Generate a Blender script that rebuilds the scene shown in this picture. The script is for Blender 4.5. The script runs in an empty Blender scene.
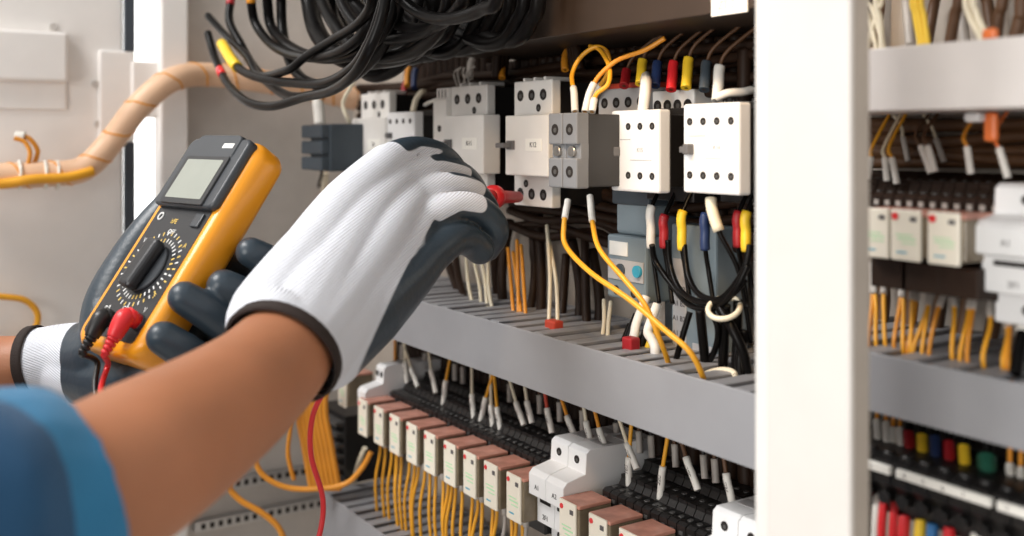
import bpy, bmesh, math, random
import numpy as np
from mathutils import Vector, Matrix
random.seed(7)
C = bpy.context.scene.collection
V = Vector
# ------------------------------------------------------------------ camera frame
F_PX = 1050.0
EYE = V((0.0, -0.62, 1.45))
FW = V((-0.8425, 0.5388, 0.0)).normalized()
RT = V((FW.y, -FW.x, 0.0))
UP = V((0, 0, 1))
HOR = 140.0
def Wp(px, py, d):
    """point seen at (px,py) lying on the vertical plane d metres in front of the eye, measured along +Y"""
    u = (px-512)/F_PX
    k = FW + RT*u
    z = d/k.y
    return EYE + k*z + UP*((HOR-py)/F_PX*z)
def Hp(px, py, z):
    """point at distance z along the view axis"""
    return EYE + (FW + RT*((px-512)/F_PX) + UP*((HOR-py)/F_PX))*z
def Zat(py, px, d): return Wp(px, py, d).z
def Xat(px, d): return Wp(px, 0, d).x
PY = 0.0            # mounting plate plane
def dy(d): return d + EYE.y
# ------------------------------------------------------------------ materials
def mat(name, col, rough=0.5, metal=0.0, var=0.06, scale=30, bump=0.0, bscale=200, coat=0.0, emit=None, trans=0.0, spec=None, sheen=0.0):
    m = bpy.data.materials.new(name); m.use_nodes = True
    nt = m.node_tree; b = nt.nodes['Principled BSDF']
    tc = nt.nodes.new('ShaderNodeTexCoord')
    nz = nt.nodes.new('ShaderNodeTexNoise'); nz.inputs['Scale'].default_value = scale; nz.inputs['Detail'].default_value = 4
    nt.links.new(tc.outputs['Object'], nz.inputs['Vector'])
    rp = nt.nodes.new('ShaderNodeValToRGB')
    c = V(col[:3])
    rp.color_ramp.elements[0].position = .3; rp.color_ramp.elements[1].position = .7
    rp.color_ramp.elements[0].color = (*(c*(1-var)), 1)
    rp.color_ramp.elements[1].color = (*[min(1, x*(1+var)) for x in c], 1)
    nt.links.new(nz.outputs['Fac'], rp.inputs['Fac'])
    nt.links.new(rp.outputs['Color'], b.inputs['Base Color'])
    b.inputs['Roughness'].default_value = rough; b.inputs['Metallic'].default_value = metal
    b.inputs['Coat Weight'].default_value = coat
    b.inputs['Transmission Weight'].default_value = trans
    if sheen: b.inputs['Sheen Weight'].default_value = sheen
    if spec is not None: b.inputs['Specular IOR Level'].default_value = spec
    if bump:
        n2 = nt.nodes.new('ShaderNodeTexNoise'); n2.inputs['Scale'].default_value = bscale
        nt.links.new(tc.outputs['Object'], n2.inputs['Vector'])
        bp = nt.nodes.new('ShaderNodeBump'); bp.inputs['Strength'].default_value = bump; bp.inputs['Distance'].default_value = .002
        nt.links.new(n2.outputs['Fac'], bp.inputs['Height']); nt.links.new(bp.outputs['Normal'], b.inputs['Normal'])
    return m
M = dict(
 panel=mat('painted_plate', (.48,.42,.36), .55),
 cab=mat('painted_steel', (.55,.515,.48), .5, bump=.05, bscale=400),
 door=mat('light_door_paint', (.84,.81,.78), .5, var=.02),
 cabwhite=mat('white_post_paint', (.70,.665,.625), .4, var=.02),
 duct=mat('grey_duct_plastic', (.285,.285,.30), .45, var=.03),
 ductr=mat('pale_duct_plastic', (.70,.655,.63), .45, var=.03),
 duct_shade=mat('shade_brown_duct_plastic', (.036,.022,.014), .5, var=.1),  # brown carries the shade and warm flare over the top duct
 white=mat('white_plastic', (.82,.82,.82), .4, var=.02),
 offwhite=mat('off_white_plastic', (.76,.735,.70), .42, var=.03),
 grey=mat('grey_plastic', (.13,.125,.125), .45),
 sidegrey=mat('steel_grey_plastic', (.20,.205,.215), .45),
 dkgrey2=mat('charcoal_grey_plastic', (.034,.032,.031), .5),
 dkgrey=mat('dark_grey_plastic', (.07,.068,.066), .4),
 lgrey=mat('light_grey_plastic', (.46,.45,.45), .45),
 bluegrey=mat('blue_grey_plastic', (.045,.06,.075), .5),
 medgrey=mat('mid_blue_grey_plastic', (.20,.25,.28), .45),
 black=mat('black_plastic', (.010,.009,.009), .38),
 blackcab=mat('black_cable_rubber', (.004,.0035,.0035), .30, spec=.14),
 browncab=mat('brown_black_cable', (.022,.010,.005), .55, spec=.25),
 tancab=mat('dark_brown_cable', (.10,.045,.018), .5),
 hole=mat('dark_hole', (.012,.008,.006), .8),
 screw=mat('screw_metal', (.55,.52,.48), .35, metal=1.0),
 steel=mat('galvanised_steel', (.55,.55,.55), .35, metal=.9),
 cream=mat('cream_relay_face', (.84,.78,.66), .35, var=.03),
 pink=mat('pink_relay_case', (.58,.27,.20), .25, var=.25, scale=60),
 relaycase=mat('smoky_relay_case', (.19,.15,.10), .2, var=.3, scale=40),
 red=mat('red_plastic', (.72,.022,.028), .35),
 dred=mat('deep_red_plastic', (.36,.012,.018), .45),
 orange=mat('orange_plastic', (.85,.20,.045), .4),
 redbrown=mat('red_marker_clip', (.55,.06,.03), .45),
 yellow=mat('yellow_sleeve', (.90,.58,.03), .4),
 yel=mat('yellow_wire', (.86,.40,.022), .4, var=.08),
 yelo=mat('amber_wire', (.74,.29,.022), .42, var=.1),
 ywr=mat('bright_yellow_wire', (.90,.60,.06), .4),
 cwire=mat('cream_wire', (.80,.72,.55), .45),
 ferr=mat('white_wire_marker', (.82,.79,.73), .4, var=.03),
 gferr=mat('grey_wire_marker', (.46,.42,.38), .45, var=.1),
 navy=mat('navy_sleeve', (.02,.04,.12), .4),
 blue=mat('blue_sleeve', (.03,.17,.42), .4),
 green=mat('green_sleeve', (.02,.12,.075), .45),
 ink=mat('printed_ink', (.10,.09,.09), .6),
 inkl=mat('light_printed_ink', (.42,.42,.42), .6),
 inkg=mat('green_printed_ink', (.45,.75,.45), .6),
 inkw=mat('white_printed_ink', (.80,.80,.78), .5),
 inky=mat('gold_printed_ink', (.80,.55,.12), .5),
 label=mat('paper_label', (.86,.84,.78), .5, var=.02),
 labely=mat('pale_yellow_label', (.82,.80,.55), .5, var=.02),
 teal=mat('teal_button', (.04,.35,.50), .35),
 holster=mat('orange_yellow_holster', (.90,.345,.012), .33, var=.02, coat=.25),
 meterdk=mat('charcoal_meter_plastic', (.040,.045,.052), .4),
 meterbk=mat('black_meter_face', (.018,.019,.022), .35),
 lcd=mat('lcd_glass', (.30,.32,.28), .12, var=.03, coat=.5),
 rubber=mat('coated_rubber_glove', (.036,.053,.068), .34, var=.2, scale=50, bump=.25, bscale=300),
 hem=mat('brown_glove_hem', (.022,.012,.009), .8, bump=.3, bscale=800),
 skin=None, shirt=None, glove=None,
 beige=mat('beige_spiral_wrap', (.80,.52,.34), .45, var=.1, scale=20),
 gasket=mat('dark_gasket', (.045,.055,.07), .6),
 floor=mat('grey_floor', (.42,.40,.38), .6),
 tie=mat('white_cable_tie', (.80,.77,.70), .4),
)
# skin
def skin_mat():
    m = mat('tan_skin', (.43,.175,.085), .5, var=.13, scale=12, bump=.12, bscale=500)
    b = m.node_tree.nodes['Principled BSDF']
    b.inputs['Subsurface Weight'].default_value = .12; b.inputs['Subsurface Radius'].default_value = (.012,.005,.003)
    b.inputs['Subsurface Scale'].default_value = .5
    return m
M['skin'] = skin_mat()
M['shirt_shade'] = mat('shaded_work_shirt', (.009,.075,.18), .85, var=.15, scale=9, bump=.35, bscale=900, sheen=.15)  # darker copy of the shirt blue, paints the shade inside the sleeve
M['shirt'] = mat('blue_work_shirt', (.022,.20,.40), .85, var=.15, scale=9, bump=.35, bscale=900, sheen=.2)  # lit copy of the same shirt, used on the cuff
def glove_mat():
    m = bpy.data.materials.new('knit_and_rubber_glove'); m.use_nodes = True
    nt = m.node_tree; b = nt.nodes['Principled BSDF']
    at = nt.nodes.new('ShaderNodeAttribute'); at.attribute_name = 'coat'
    gr = nt.nodes.new('ShaderNodeAttribute'); gr.attribute_name = 'knit'
    rp = nt.nodes.new('ShaderNodeValToRGB'); rp.color_ramp.elements[0].position = .47; rp.color_ramp.elements[1].position = .53
    nt.links.new(at.outputs['Fac'], rp.inputs['Fac'])
    mx = nt.nodes.new('ShaderNodeMix'); mx.data_type = 'RGBA'
    nt.links.new(rp.outputs['Color'], mx.inputs['Factor'])
    mx.inputs['A'].default_value = (.72,.74,.80,1); mx.inputs['B'].default_value = (.032,.048,.064,1)
    nt.links.new(mx.outputs['Result'], b.inputs['Base Color'])
    mr = nt.nodes.new('ShaderNodeMapRange'); mr.inputs['To Min'].default_value = .85; mr.inputs['To Max'].default_value = .36
    nt.links.new(rp.outputs['Color'], mr.inputs['Value']); nt.links.new(mr.outputs['Result'], b.inputs['Roughness'])
    # rib knit bump: sine of the knit coordinate
    mu = nt.nodes.new('ShaderNodeMath'); mu.operation = 'MULTIPLY'; mu.inputs[1].default_value = 3600
    sn = nt.nodes.new('ShaderNodeMath'); sn.operation = 'SINE'
    nt.links.new(gr.outputs['Fac'], mu.inputs[0]); nt.links.new(mu.outputs[0], sn.inputs[0])
    iv = nt.nodes.new('ShaderNodeMath'); iv.operation = 'SUBTRACT'; iv.inputs[0].default_value = 1
    nt.links.new(rp.outputs['Color'], iv.inputs[1])
    m2 = nt.nodes.new('ShaderNodeMath'); m2.operation = 'MULTIPLY'
    nt.links.new(sn.outputs[0], m2.inputs[0]); nt.links.new(iv.outputs[0], m2.inputs[1])
    tc = nt.nodes.new('ShaderNodeTexCoord'); nz = nt.nodes.new('ShaderNodeTexNoise'); nz.inputs['Scale'].default_value = 260
    nt.links.new(tc.outputs['Object'], nz.inputs['Vector'])
    ad = nt.nodes.new('ShaderNodeMath'); ad.operation = 'ADD'
    nt.links.new(m2.outputs[0], ad.inputs[0]); nt.links.new(nz.outputs['Fac'], ad.inputs[1])
    bp = nt.nodes.new('ShaderNodeBump'); bp.inputs['Strength'].default_value = .5; bp.inputs['Distance'].default_value = .0005
    nt.links.new(ad.outputs[0], bp.inputs['Height']); nt.links.new(bp.outputs['Normal'], b.inputs['Normal'])
    return m
M['glove'] = glove_mat()
# ------------------------------------------------------------------ object helpers
def link(o, parent=None):
    C.objects.link(o)
    if parent is not None:
        o.parent = parent
    return o
def tag(o, label=None, cat=None, group=None, kind=None):
    if label: o['label'] = label
    if cat: o['category'] = cat
    if group: o['group'] = group
    if kind: o['kind'] = kind
    return o
def empty(name, loc, label, cat, group=None):
    o = bpy.data.objects.new(name, None); C.objects.link(o); o.location = loc
    o.empty_display_size = .02
    bpy.context.view_layer.update() if False else None
    return tag(o, label, cat, group)
class MB:
    """collects shapes given in world coordinates"""
    def __init__(s): s.bm = bmesh.new()
    def box(s, x0, x1, y0, y1, z0, z1, bev=.0, seg=2, mtx=None):
        t = bmesh.new(); bmesh.ops.create_cube(t, size=1)
        bmesh.ops.scale(t, vec=(abs(x1-x0), abs(y1-y0), abs(z1-z0)), verts=t.verts)
        bmesh.ops.translate(t, vec=((x0+x1)/2, (y0+y1)/2, (z0+z1)/2), verts=t.verts)
        if bev:
            bev = min(bev, .45*min(abs(x1-x0), abs(y1-y0), abs(z1-z0)))
            bmesh.ops.bevel(t, geom=t.edges[:], offset=bev, segments=seg, affect='EDGES', profile=.5)
        if mtx is not None: bmesh.ops.transform(t, matrix=mtx, verts=t.verts)
        s._add(t); return s
    def _add(s, t):
        me = bpy.data.meshes.new('tmp'); t.to_mesh(me); t.free(); s.bm.from_mesh(me); bpy.data.meshes.remove(me)
    def prism(s, prof, x0, x1, bev=0, mtx=None):
        """profile list of (y,z) swept along x"""
        t = bmesh.new()
        a = [t.verts.new((x0, y, z)) for y, z in prof]; b = [t.verts.new((x1, y, z)) for y, z in prof]
        t.faces.new(a); t.faces.new(b[::-1])
        n = len(prof)
        for i in range(n): t.faces.new((a[i], b[i], b[(i+1) % n], a[(i+1) % n]))
        bmesh.ops.recalc_face_normals(t, faces=t.faces)
        if bev: bmesh.ops.bevel(t, geom=t.edges[:], offset=bev, segments=2, affect='EDGES', profile=.5)
        if mtx is not None: bmesh.ops.transform(t, matrix=mtx, verts=t.verts)
        s._add(t); return s
    def cyl(s, p0, p1, r0, r1=None, seg=14, cap=True):
        r1 = r0 if r1 is None else r1
        return s.tube([p0, p1], [r0, r1], seg, cap, smooth=False)
    def tube(s, pts, r, seg=8, cap=True, smooth=True, sub=6):
        pts = [V(p) for p in pts]
        if smooth and len(pts) > 2: pts, r = catmull(pts, r, sub)
        if not isinstance(r, (list, tuple)): r = [r]*len(pts)
        n = len(pts); T = []
        for i in range(n):
            a = pts[max(0, i-1)]; b = pts[min(n-1, i+1)]
            t = (b-a); T.append(t.normalized() if t.length > 1e-9 else V((0, 0, 1)))
        ref = V((0, 0, 1)) if abs(T[0].z) < .9 else V((1, 0, 0))
        nrm = T[0].cross(ref).normalized(); rings = []
        for i in range(n):
            nrm = (nrm - T[i]*nrm.dot(T[i])).normalized(); bn = T[i].cross(nrm)
            rings.append([s.bm.verts.new(pts[i] + (nrm*math.cos(2*math.pi*k/seg) + bn*math.sin(2*math.pi*k/seg))*r[i]) for k in range(seg)])
        for i in range(n-1):
            for k in range(seg):
                f = s.bm.faces.new((rings[i][k], rings[i][(k+1) % seg], rings[i+1][(k+1) % seg], rings[i+1][k])); f.smooth = True
        if cap:
            s.bm.faces.new(rings[0][::-1]); s.bm.faces.new(rings[-1])
        return s
    def ring(s, c, axis, R, r, seg=20, rs=8, a0=0, a1=2*math.pi):
        axis = V(axis).normalized(); u = axis.orthogonal().normalized(); w = axis.cross(u)
        pts = [V(c) + (u*math.cos(a0+(a1-a0)*i/seg) + w*math.sin(a0+(a1-a0)*i/seg))*R for i in range(seg+1)]
        return s.tube(pts, r, rs, smooth=False)
    def build(s, name, m, parent=None, smooth=False):
        bmesh.ops.recalc_face_normals(s.bm, faces=s.bm.faces)
        me = bpy.data.meshes.new(name)
        off = V((0, 0, 0))
        if parent is not None: off = wloc(parent)
        else:
            # origin at the base centre of the thing
            xs = [v.co for v in s.bm.verts]
            off = V((sum(v.x for v in xs)/len(xs), sum(v.y for v in xs)/len(xs), min(v.z for v in xs)))
        bmesh.ops.translate(s.bm, vec=-off, verts=s.bm.verts)
        s.bm.to_mesh(me); s.bm.free()
        if smooth: me.shade_smooth()
        me.materials.append(m)
        o = bpy.data.objects.new(name, me); C.objects.link(o)
        if parent is not None: o.parent = parent
        else: o.location = off
        return o
def wloc(o):
    l = V(o.location)
    while o.parent is not None:
        o = o.parent; l += V(o.location)
    return l
def catmull(pts, r, sub):
    out = []; ro = []
    rl = r if isinstance(r, (list, tuple)) else None
    n = len(pts)
    for i in range(n-1):
        p0 = pts[max(0, i-1)]; p1 = pts[i]; p2 = pts[i+1]; p3 = pts[min(n-1, i+2)]
        for k in range(sub):
            t = k/sub
            out.append(.5*((2*p1) + (p2-p0)*t + (2*p0-5*p1+4*p2-p3)*t*t + (-p0+3*p1-3*p2+p3)*t**3))
            if rl: ro.append(rl[i]*(1-t)+rl[i+1]*t)
    out.append(pts[-1])
    if rl: ro.append(rl[-1])
    return out, (ro if rl else r)
TCACHE = {}
def text(body, size, loc, m, parent, xdir=V((1, 0, 0)), ydir=V((0, 0, 1)), name='lettering', bold=0):
    if body not in TCACHE:
        cu = bpy.data.curves.new('t', 'FONT'); cu.body = body; cu.size = 1; cu.align_x = 'CENTER'; cu.align_y = 'CENTER'
        cu.extrude = .015
        o = bpy.data.objects.new('t', cu)
        TCACHE[body] = bpy.data.meshes.new_from_object(o)
        bpy.data.objects.remove(o); bpy.data.curves.remove(cu)
    me = TCACHE[body].copy(); me.transform(Matrix.Scale(size, 4))
    x = xdir.normalized(); y = ydir.normalized(); z = x.cross(y)
    mt = Matrix((x, y, z)).transposed().to_4x4(); mt.translation = V(loc) - wloc(parent)
    me.transform(mt); me.materials.clear(); me.materials.append(m)
    o = bpy.data.objects.new(name, me); C.objects.link(o); o.parent = parent
    return o
def dup(root, loc, label=None):
    r = root.copy(); C.objects.link(r); r.location = loc
    if label: r['label'] = label
    for ch in list(root.children):
        c = ch.copy(); C.objects.link(c); c.parent = r
        for g in list(ch.children):
            k = g.copy(); C.objects.link(k); k.parent = c
    return r
ORD = ['first','second','third','fourth','fifth','sixth','seventh','eighth','ninth','tenth','eleventh','twelfth','thirteenth','fourteenth','fifteenth','sixteenth','seventeenth','eighteenth','nineteenth','twentieth']
def nth(i, n=None): 
    if i == 0: return 'leftmost'
    if n is not None and i == n-1: return 'rightmost'
    return ORD[i]+' from the left'
# ------------------------------------------------------------------ room
MB().box(-6, 4, -5, 4, -.02, 0).build('floor', M['floor'])['kind'] = 'structure'
MB().box(-3.0, -2.9, -5, 4, 0, 3.4).build('wall_left', mat('white_wall_paint', (.80,.79,.77), .8))['kind'] = 'structure'
wf = MB()  # window frame and glowing pane added to whiten the door hinge gap
for (a, b, c, e) in ((-1.0, 1.6, .78, .84), (-1.0, 1.6, 2.56, 2.62), (-1.0, -.94, .84, 2.56), (1.54, 1.6, .84, 2.56)): wf.box(-2.9, -2.86, a, b, c, e)
wf = wf.build('added_window', M['cabwhite']); wf['kind'] = 'structure'
glow_mat = bpy.data.materials.new('gap_glow'); glow_mat.use_nodes = True
glow_mat.node_tree.nodes['Principled BSDF'].inputs['Emission Color'].default_value = (1, .99, .97, 1)
glow_mat.node_tree.nodes['Principled BSDF'].inputs['Emission Strength'].default_value = 2.2
MB().box(-2.895, -2.885, -.94, 1.54, .84, 2.56).build('added_glow_pane', glow_mat, wf)
# ------------------------------------------------------------------ cabinet
XL = -1.39
cab = empty('electrical_cabinet', (-.6, -.1, 0), 'open light grey electrical cabinet with white front post', 'cabinet')
MB().box(XL, .45, 0, .004, .35, 2.1).build('mounting_plate', M['panel'], cab)
MB().box(XL-.004, XL, dy(.378), .06, .3, 2.15).build('side_panel', M['cab'], cab)
MB().box(XL, .5, .056, .06, .3, 2.15).build('back_panel', M['cab'], cab)
MB().box(XL, .5, dy(.40), .06, 2.15, 2.16).build('top_panel', M['cab'], cab)
MB().box(XL, .5, dy(.42), .06, .30, .31).build('bottom_panel', M['cab'], cab)
MB().box(XL-.01, XL+.026, dy(.343), dy(.378), .3, 2.15, .003).build('corner_post', M['door'], cab)
# centre post: folded C-section
xa, xb = Xat(766, .41), Xat(850, .41)
cp = MB()
cp.box(xa, xb, dy(.41), dy(.414), .3, 2.15, .0018)
MB().box(xb-.003, xb-.0003, dy(.4135), dy(.425), .3, 2.15, .0008).build('shaded_post_return', M['panel'], cab)  # darker plate paint stands in for shade on the post side
cp.box(xa, xa+.003, dy(.412), dy(.425), .3, 2.15, .001)
cp.build('centre_post', M['cabwhite'], cab)
MB().box(Xat(754, .42), xa+.002, dy(.4205), dy(.4245), .3, 2.15, .0012).build('post_flange', M['offwhite'], cab)
# perforated rails on the side wall, low down
for (py0, dx) in ((472, 0), (507, .0)):
    z = Hp(262, py0, 1.62).z
    z = EYE.z + (HOR-py0)/F_PX*1.45
    m = MB(); m.box(XL, XL+.012, dy(.39), dy(.58), z-.007, z+.007, .001)
    r = m.build('mounting_rail', M['steel'], cab)
    h = MB()
    for k in range(16):
        yy = dy(.398)+k*.0115
        h.box(XL+.0122, XL+.0128, yy, yy+.006, z-.0035, z+.0035)
    h.build('slots', M['hole'], r)
# hinged door left
door = MB().box(XL-.018, XL, dy(-.35), dy(.303), .33, 2.12, .003).build('door', M['door'], cab)
m = MB(); zt = Zat(30, 30, .19); 
def side_pt(px, py):        # point on the side plane X = XL
    u = (px-512)/F_PX; k = FW + RT*u; z = XL/k.x
    return EYE + k*z + UP*((HOR-py)/F_PX*z)
a = side_pt(0, 30); b = side_pt(66, 83)
m.box(XL, XL+.016, dy(-.1), b.y, b.z, a.z, .004).build('document_pocket', M['door'], door)
b2 = side_pt(66, 110)
m = MB(); m.box(XL, XL+.004, dy(-.1), b.y, b2.z, b.z+.004, .0018); m.build('pocket_lip', M['door'], door)
a = side_pt(124, 0); b = side_pt(134, 0)
MB().box(XL-.004, XL+.006, a.y, b.y, side_pt(130, 52).z, 2.1, .001).build('gasket', M['gasket'], door)
MB().box(XL-.004, XL+.006, a.y, b.y, .34, side_pt(130, 142).z, .001).build('gasket', M['gasket'], door)
m = MB(); h0 = side_pt(98, 50); h1 = side_pt(165, 118)
m.box(XL-.002, XL+.006, h0.y, side_pt(134,0).y, side_pt(110,142).z, h0.z, .003)
m.box(XL+.000, XL+.010, side_pt(130,0).y, h1.y, h1.z, side_pt(150,62).z, .003)
m.build('hinge', M['door'], door)
for (px, py) in ((53, 27), (95, 84), (98, 124)):
    p = side_pt(px, py)
    MB().cyl(p, p+V((.004,0,0)), .0045).build('rivet', M['cab'], door)
# ------------------------------------------------------------------ wire ducts
def duct(x0, x1, zt, zb, m, label, df=.50, db=.615, pitch=.024, side=True):
    r = empty('wire_duct', ((x0+x1)/2, dy(db), zb), label, 'wire duct')
    b = MB()
    b.box(x0, x1, dy(df), dy(df)+.0025, zb, zt, .0008)               # cover face
    b.box(x0, x1, dy(df)+.0025, dy(db), zb, zb+.0025)
    b.box(x0, x1, dy(db)-.0025, dy(db), zb, zt)
    b.box(x0, x0+.0025, dy(df)+.0025, dy(db)-.0025, zb+.0025, zt)
    b.build('trunking', m, r)
    s = MB(); n = int((x1-x0)/pitch)
    for k in range(n):
        x = x0+.003+k*pitch
        s.box(x, x+pitch*.62, dy(df)+.003, dy(db)-.003, zt-.0035, zt-.0005+random.uniform(-.0008, .0008), .0006, 1)
    s.build('fingers', m, r)
    return r
XE = -.4875
ZD1t, ZD1b = EYE.z-.165, EYE.z-.2145
duct(-1.235, XE, ZD1t, ZD1b, M['duct'], 'long grey slotted wire duct under the breakers, left of the white post')
duct(Xat(425, .5), XE, EYE.z+.139, EYE.z+.086, M['duct_shade'], 'wire duct in painted shade-brown at the top above the contactors')
duct(Xat(322,.5), XE, EYE.z-.432, EYE.z-.50, M['duct'], 'lowest grey wire duct at the bottom below the relays')
XR0 = XE+.0015
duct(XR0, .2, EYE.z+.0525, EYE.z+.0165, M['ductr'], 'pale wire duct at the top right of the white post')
duct(XR0, .2, EYE.z-.1225, EYE.z-.1565, M['duct'], 'pale wire duct at right below the yellow wires')
# DIN rails
for (x0, x1, z, lab) in ((-1.2, XE, -.318, 'steel mounting rail behind the relay row on the left'),
                    (XR0, .2, -.055, 'steel mounting rail behind the relays right of the post'),
                    (XR0, .2, -.19, 'steel mounting rail behind the marked terminals at lower right')):
    m = MB(); zz = EYE.z+z
    m.box(x0, x1, dy(.609), dy(.6105), zz-.0135, zz+.0135); m.box(x0, x1, dy(.6105), dy(.6155), zz-.0175, zz-.0135); m.box(x0, x1, dy(.6105), dy(.6155), zz+.0135, zz+.0175)
    m.box(x0, x1, dy(.6155), dy(.62), zz-.013, zz+.013)
    tag(m.build('mounting_rail', M['steel']), lab, 'rail')
# ------------------------------------------------------------------ devices
def holes(x, z, r, y, parent, screws=True, name='terminal'):
    """sunk terminal: dark opening with raised rim and screw"""
    m = MB(); m.cyl((x, y-.0004, z), (x, y+.001, z), r, seg=16)
    h = m.build(name, M['hole'], parent)
    if screws:
        s = MB(); s.cyl((x+r*.15, y-.0007, z-r*.1), (x+r*.15, y-.0003, z-r*.1), r*.45, seg=10)
        s.build('screw', M['dkgrey'], h)
    return h
def zspan(px, y0, y1, d): return Zat(y1, px, d), Zat(y0, px, d)
def contactor(px0, px1, py0, py1, d, label, txt=True, body='black', dback=.605, sidepx=None, face='white', holer=.0028):
    x0, x1 = Xat(px0, d), Xat(px1, d); pm = (px0+px1)/2
    z0, z1 = zspan(pm, py0, py1, d); w = x1-x0; h = z1-z0
    r = empty('contactor', ((x0+x1)/2, dy(dback), z0), label, 'contactor')
    y = dy(d)
    MB().box(x0, x1, y, y+.012, z0, z1, .0018).build('face_plate', M[face], r)
    b = MB(); b.box(x0+.003, x1-.001, y+.012, dy(dback), z0+.004, z1-.004, .001)
    b.box(x0+.002, x1, y+.035, dy(dback), z0-.008, z1+.002, .001)
    b.build('body', M[body], r)
    for zz in (z1-h*.20, z0+h*.20):
        for k in range(4):
            holes(x0+w*(.13+.245*k), zz, holer, y, r)
    t = MB(); t.box(x0-.001, x0+w*.19, y-.003, y+.001, z0+h*.45, z0+h*.52, .0006); t.box(x0+w*.10, x0+w*.2, y-.006, y+.001, z0+h*.43, z0+h*.55, .001)
    t.build('toggle', M['grey'], r)
    if txt:
        text('K15' if px0 < 650 else 'K16', h*.07, (x0+w*.62, y-.0003, z0+h*.51), M['inkl'], r)
        l = MB(); l.box(x0+w*.1, x0+w*.42, y-.0003, y+.0005, z0+h*.635, z0+h*.645); l.box(x0+w*.42, x0+w*.85, y-.0003, y+.0005, z0+h*.385, z0+h*.393)
        l.build('printed_line', M['inkl'], r)
    return r
contactor(611, 659, 110, 192, .52, 'white four pole contactor with dark toggle beside the grey side block')
contactor(683, 739, 103, 194, .52, 'large white contactor with dark toggle next to the white post')
contactor(387, 414, 112, 158, .525, 'small white contactor with four top holes just above the glove', txt=False)
def breaker(px0, px1, pxt0, pyt, pyb, by0, by1, d, label, name_txt, lower=True, mt='offwhite'):
    """motor breaker: wide terminal body behind, protruding front body, lower terminals"""
    x0, x1 = Xat(px0, d), Xat(px1, d); db = d+.018
    xt0, xt1 = Xat(pxt0, db), Xat(px1+4, db)
    pm = (px0+px1)/2
    z1 = Zat(pyt, pm, db); z0 = Zat(pyb, pm, db); f0, f1 = zspan(pm, by0, by1, d)
    r = empty('motor_breaker', ((xt0+xt1)/2, dy(.605), z0), label, 'circuit breaker')
    b = MB(); b.box(xt0, xt1, dy(db), dy(db)+.010, z0, z1, .0012)
    n = 3
    for k in range(n): b.box(xt0+(xt1-xt0)*(.22+.27*k), xt0+(xt1-xt0)*(.22+.27*k)+.003, dy(db)+.001, dy(db)+.03, z1-.001, z1+.003, .0005, 1)
    b.build('terminal_housing', M[mt], r)
    MB().box(xt0+.001, xt1-.002, dy(db)+.0095, dy(.605), z0+.002, z1-.002, .001).build('body', M['black'], r)
    MB().box(x0, x1, dy(d), dy(db)+.002, f0, f1, .0014).build('front_cover', M[mt], r)
    w = xt1-xt0
    for k in range(3): holes(xt0+w*(.18+.30*k), z1-.0135, .0052, dy(db), r)
    holes(xt0+w*.66, z1-.0255, .0036, dy(db), r)
    if lower:
        for k in range(3): holes(xt0+w*(.18+.30*k), z0+.0115, .0052, dy(db), r)
        holes(xt0+w*.33, z0+.021, .0036, dy(db), r)
    w = x1-x0; h = f1-f0
    t = MB(); t.box(x0+w*.10, x0+w*.24, dy(d)-.0035, dy(d)+.001, f0+h*.43, f0+h*.58, .0006); t.box(x0+w*.02, x0+w*.22, dy(d)-.012, dy(d)-.003, f0+h*.46, f0+h*.54, .001)
    t.build('toggle', M['grey'], r)
    l = MB().box(x0+w*.50, x0+w*.86, dy(d)-.0006, dy(d)+.0004, f0+h*.41, f0+h*.61, .0002).build('label_tag', M['label'], r)
    text(name_txt, h*.12, (x0+w*.68, dy(d)-.0008, f0+h*.51), M['ink'], l)
    return r
breaker(505, 548, 514, 81, 206, 115, 176, .52, 'white motor breaker touched by the red probe, right of a dark gap', 'K12')
breaker(443, 483, 451, 86, 196, 115, 173, .52, 'white motor breaker directly above the glove fingers with black toggle', 'K11')
breaker(352, 385, 361, 94, 190, 118, 172, .522, 'blurred white motor breaker farthest left above the glove', '2A', lower=False)
# narrow auxiliary with 3 slits
def aux(px0, px1, py0, py1, d, label):
    x0, x1 = Xat(px0, d), Xat(px1, d); z0, z1 = zspan((px0+px1)/2, py0, py1, d)
    r = empty('auxiliary_contact', ((x0+x1)/2, dy(.605), z0), label, 'contact block')
    b = MB(); b.box(x0, x1, dy(d), dy(.605), z0, z1-.012, .001); b.box(x0, x1, dy(d)+.004, dy(.605), z1-.0135, z1, .001); b.build('body', M['offwhite'], r)
    holes(x0+(x1-x0)*.5, z0+(z1-z0)*.42, .0036, dy(d), r)
    for k in range(3): 
        MB().box(x0+(x1-x0)*(.2+.25*k), x0+(x1-x0)*(.2+.25*k)+.0012, dy(d)+.0035, dy(d)+.0045, z1-.010, z1-.002).build('slot', M['hole'], r)
aux(433, 446, 88, 158, .532, 'narrow pale auxiliary contact block clipped left of the breaker above the glove')
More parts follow.
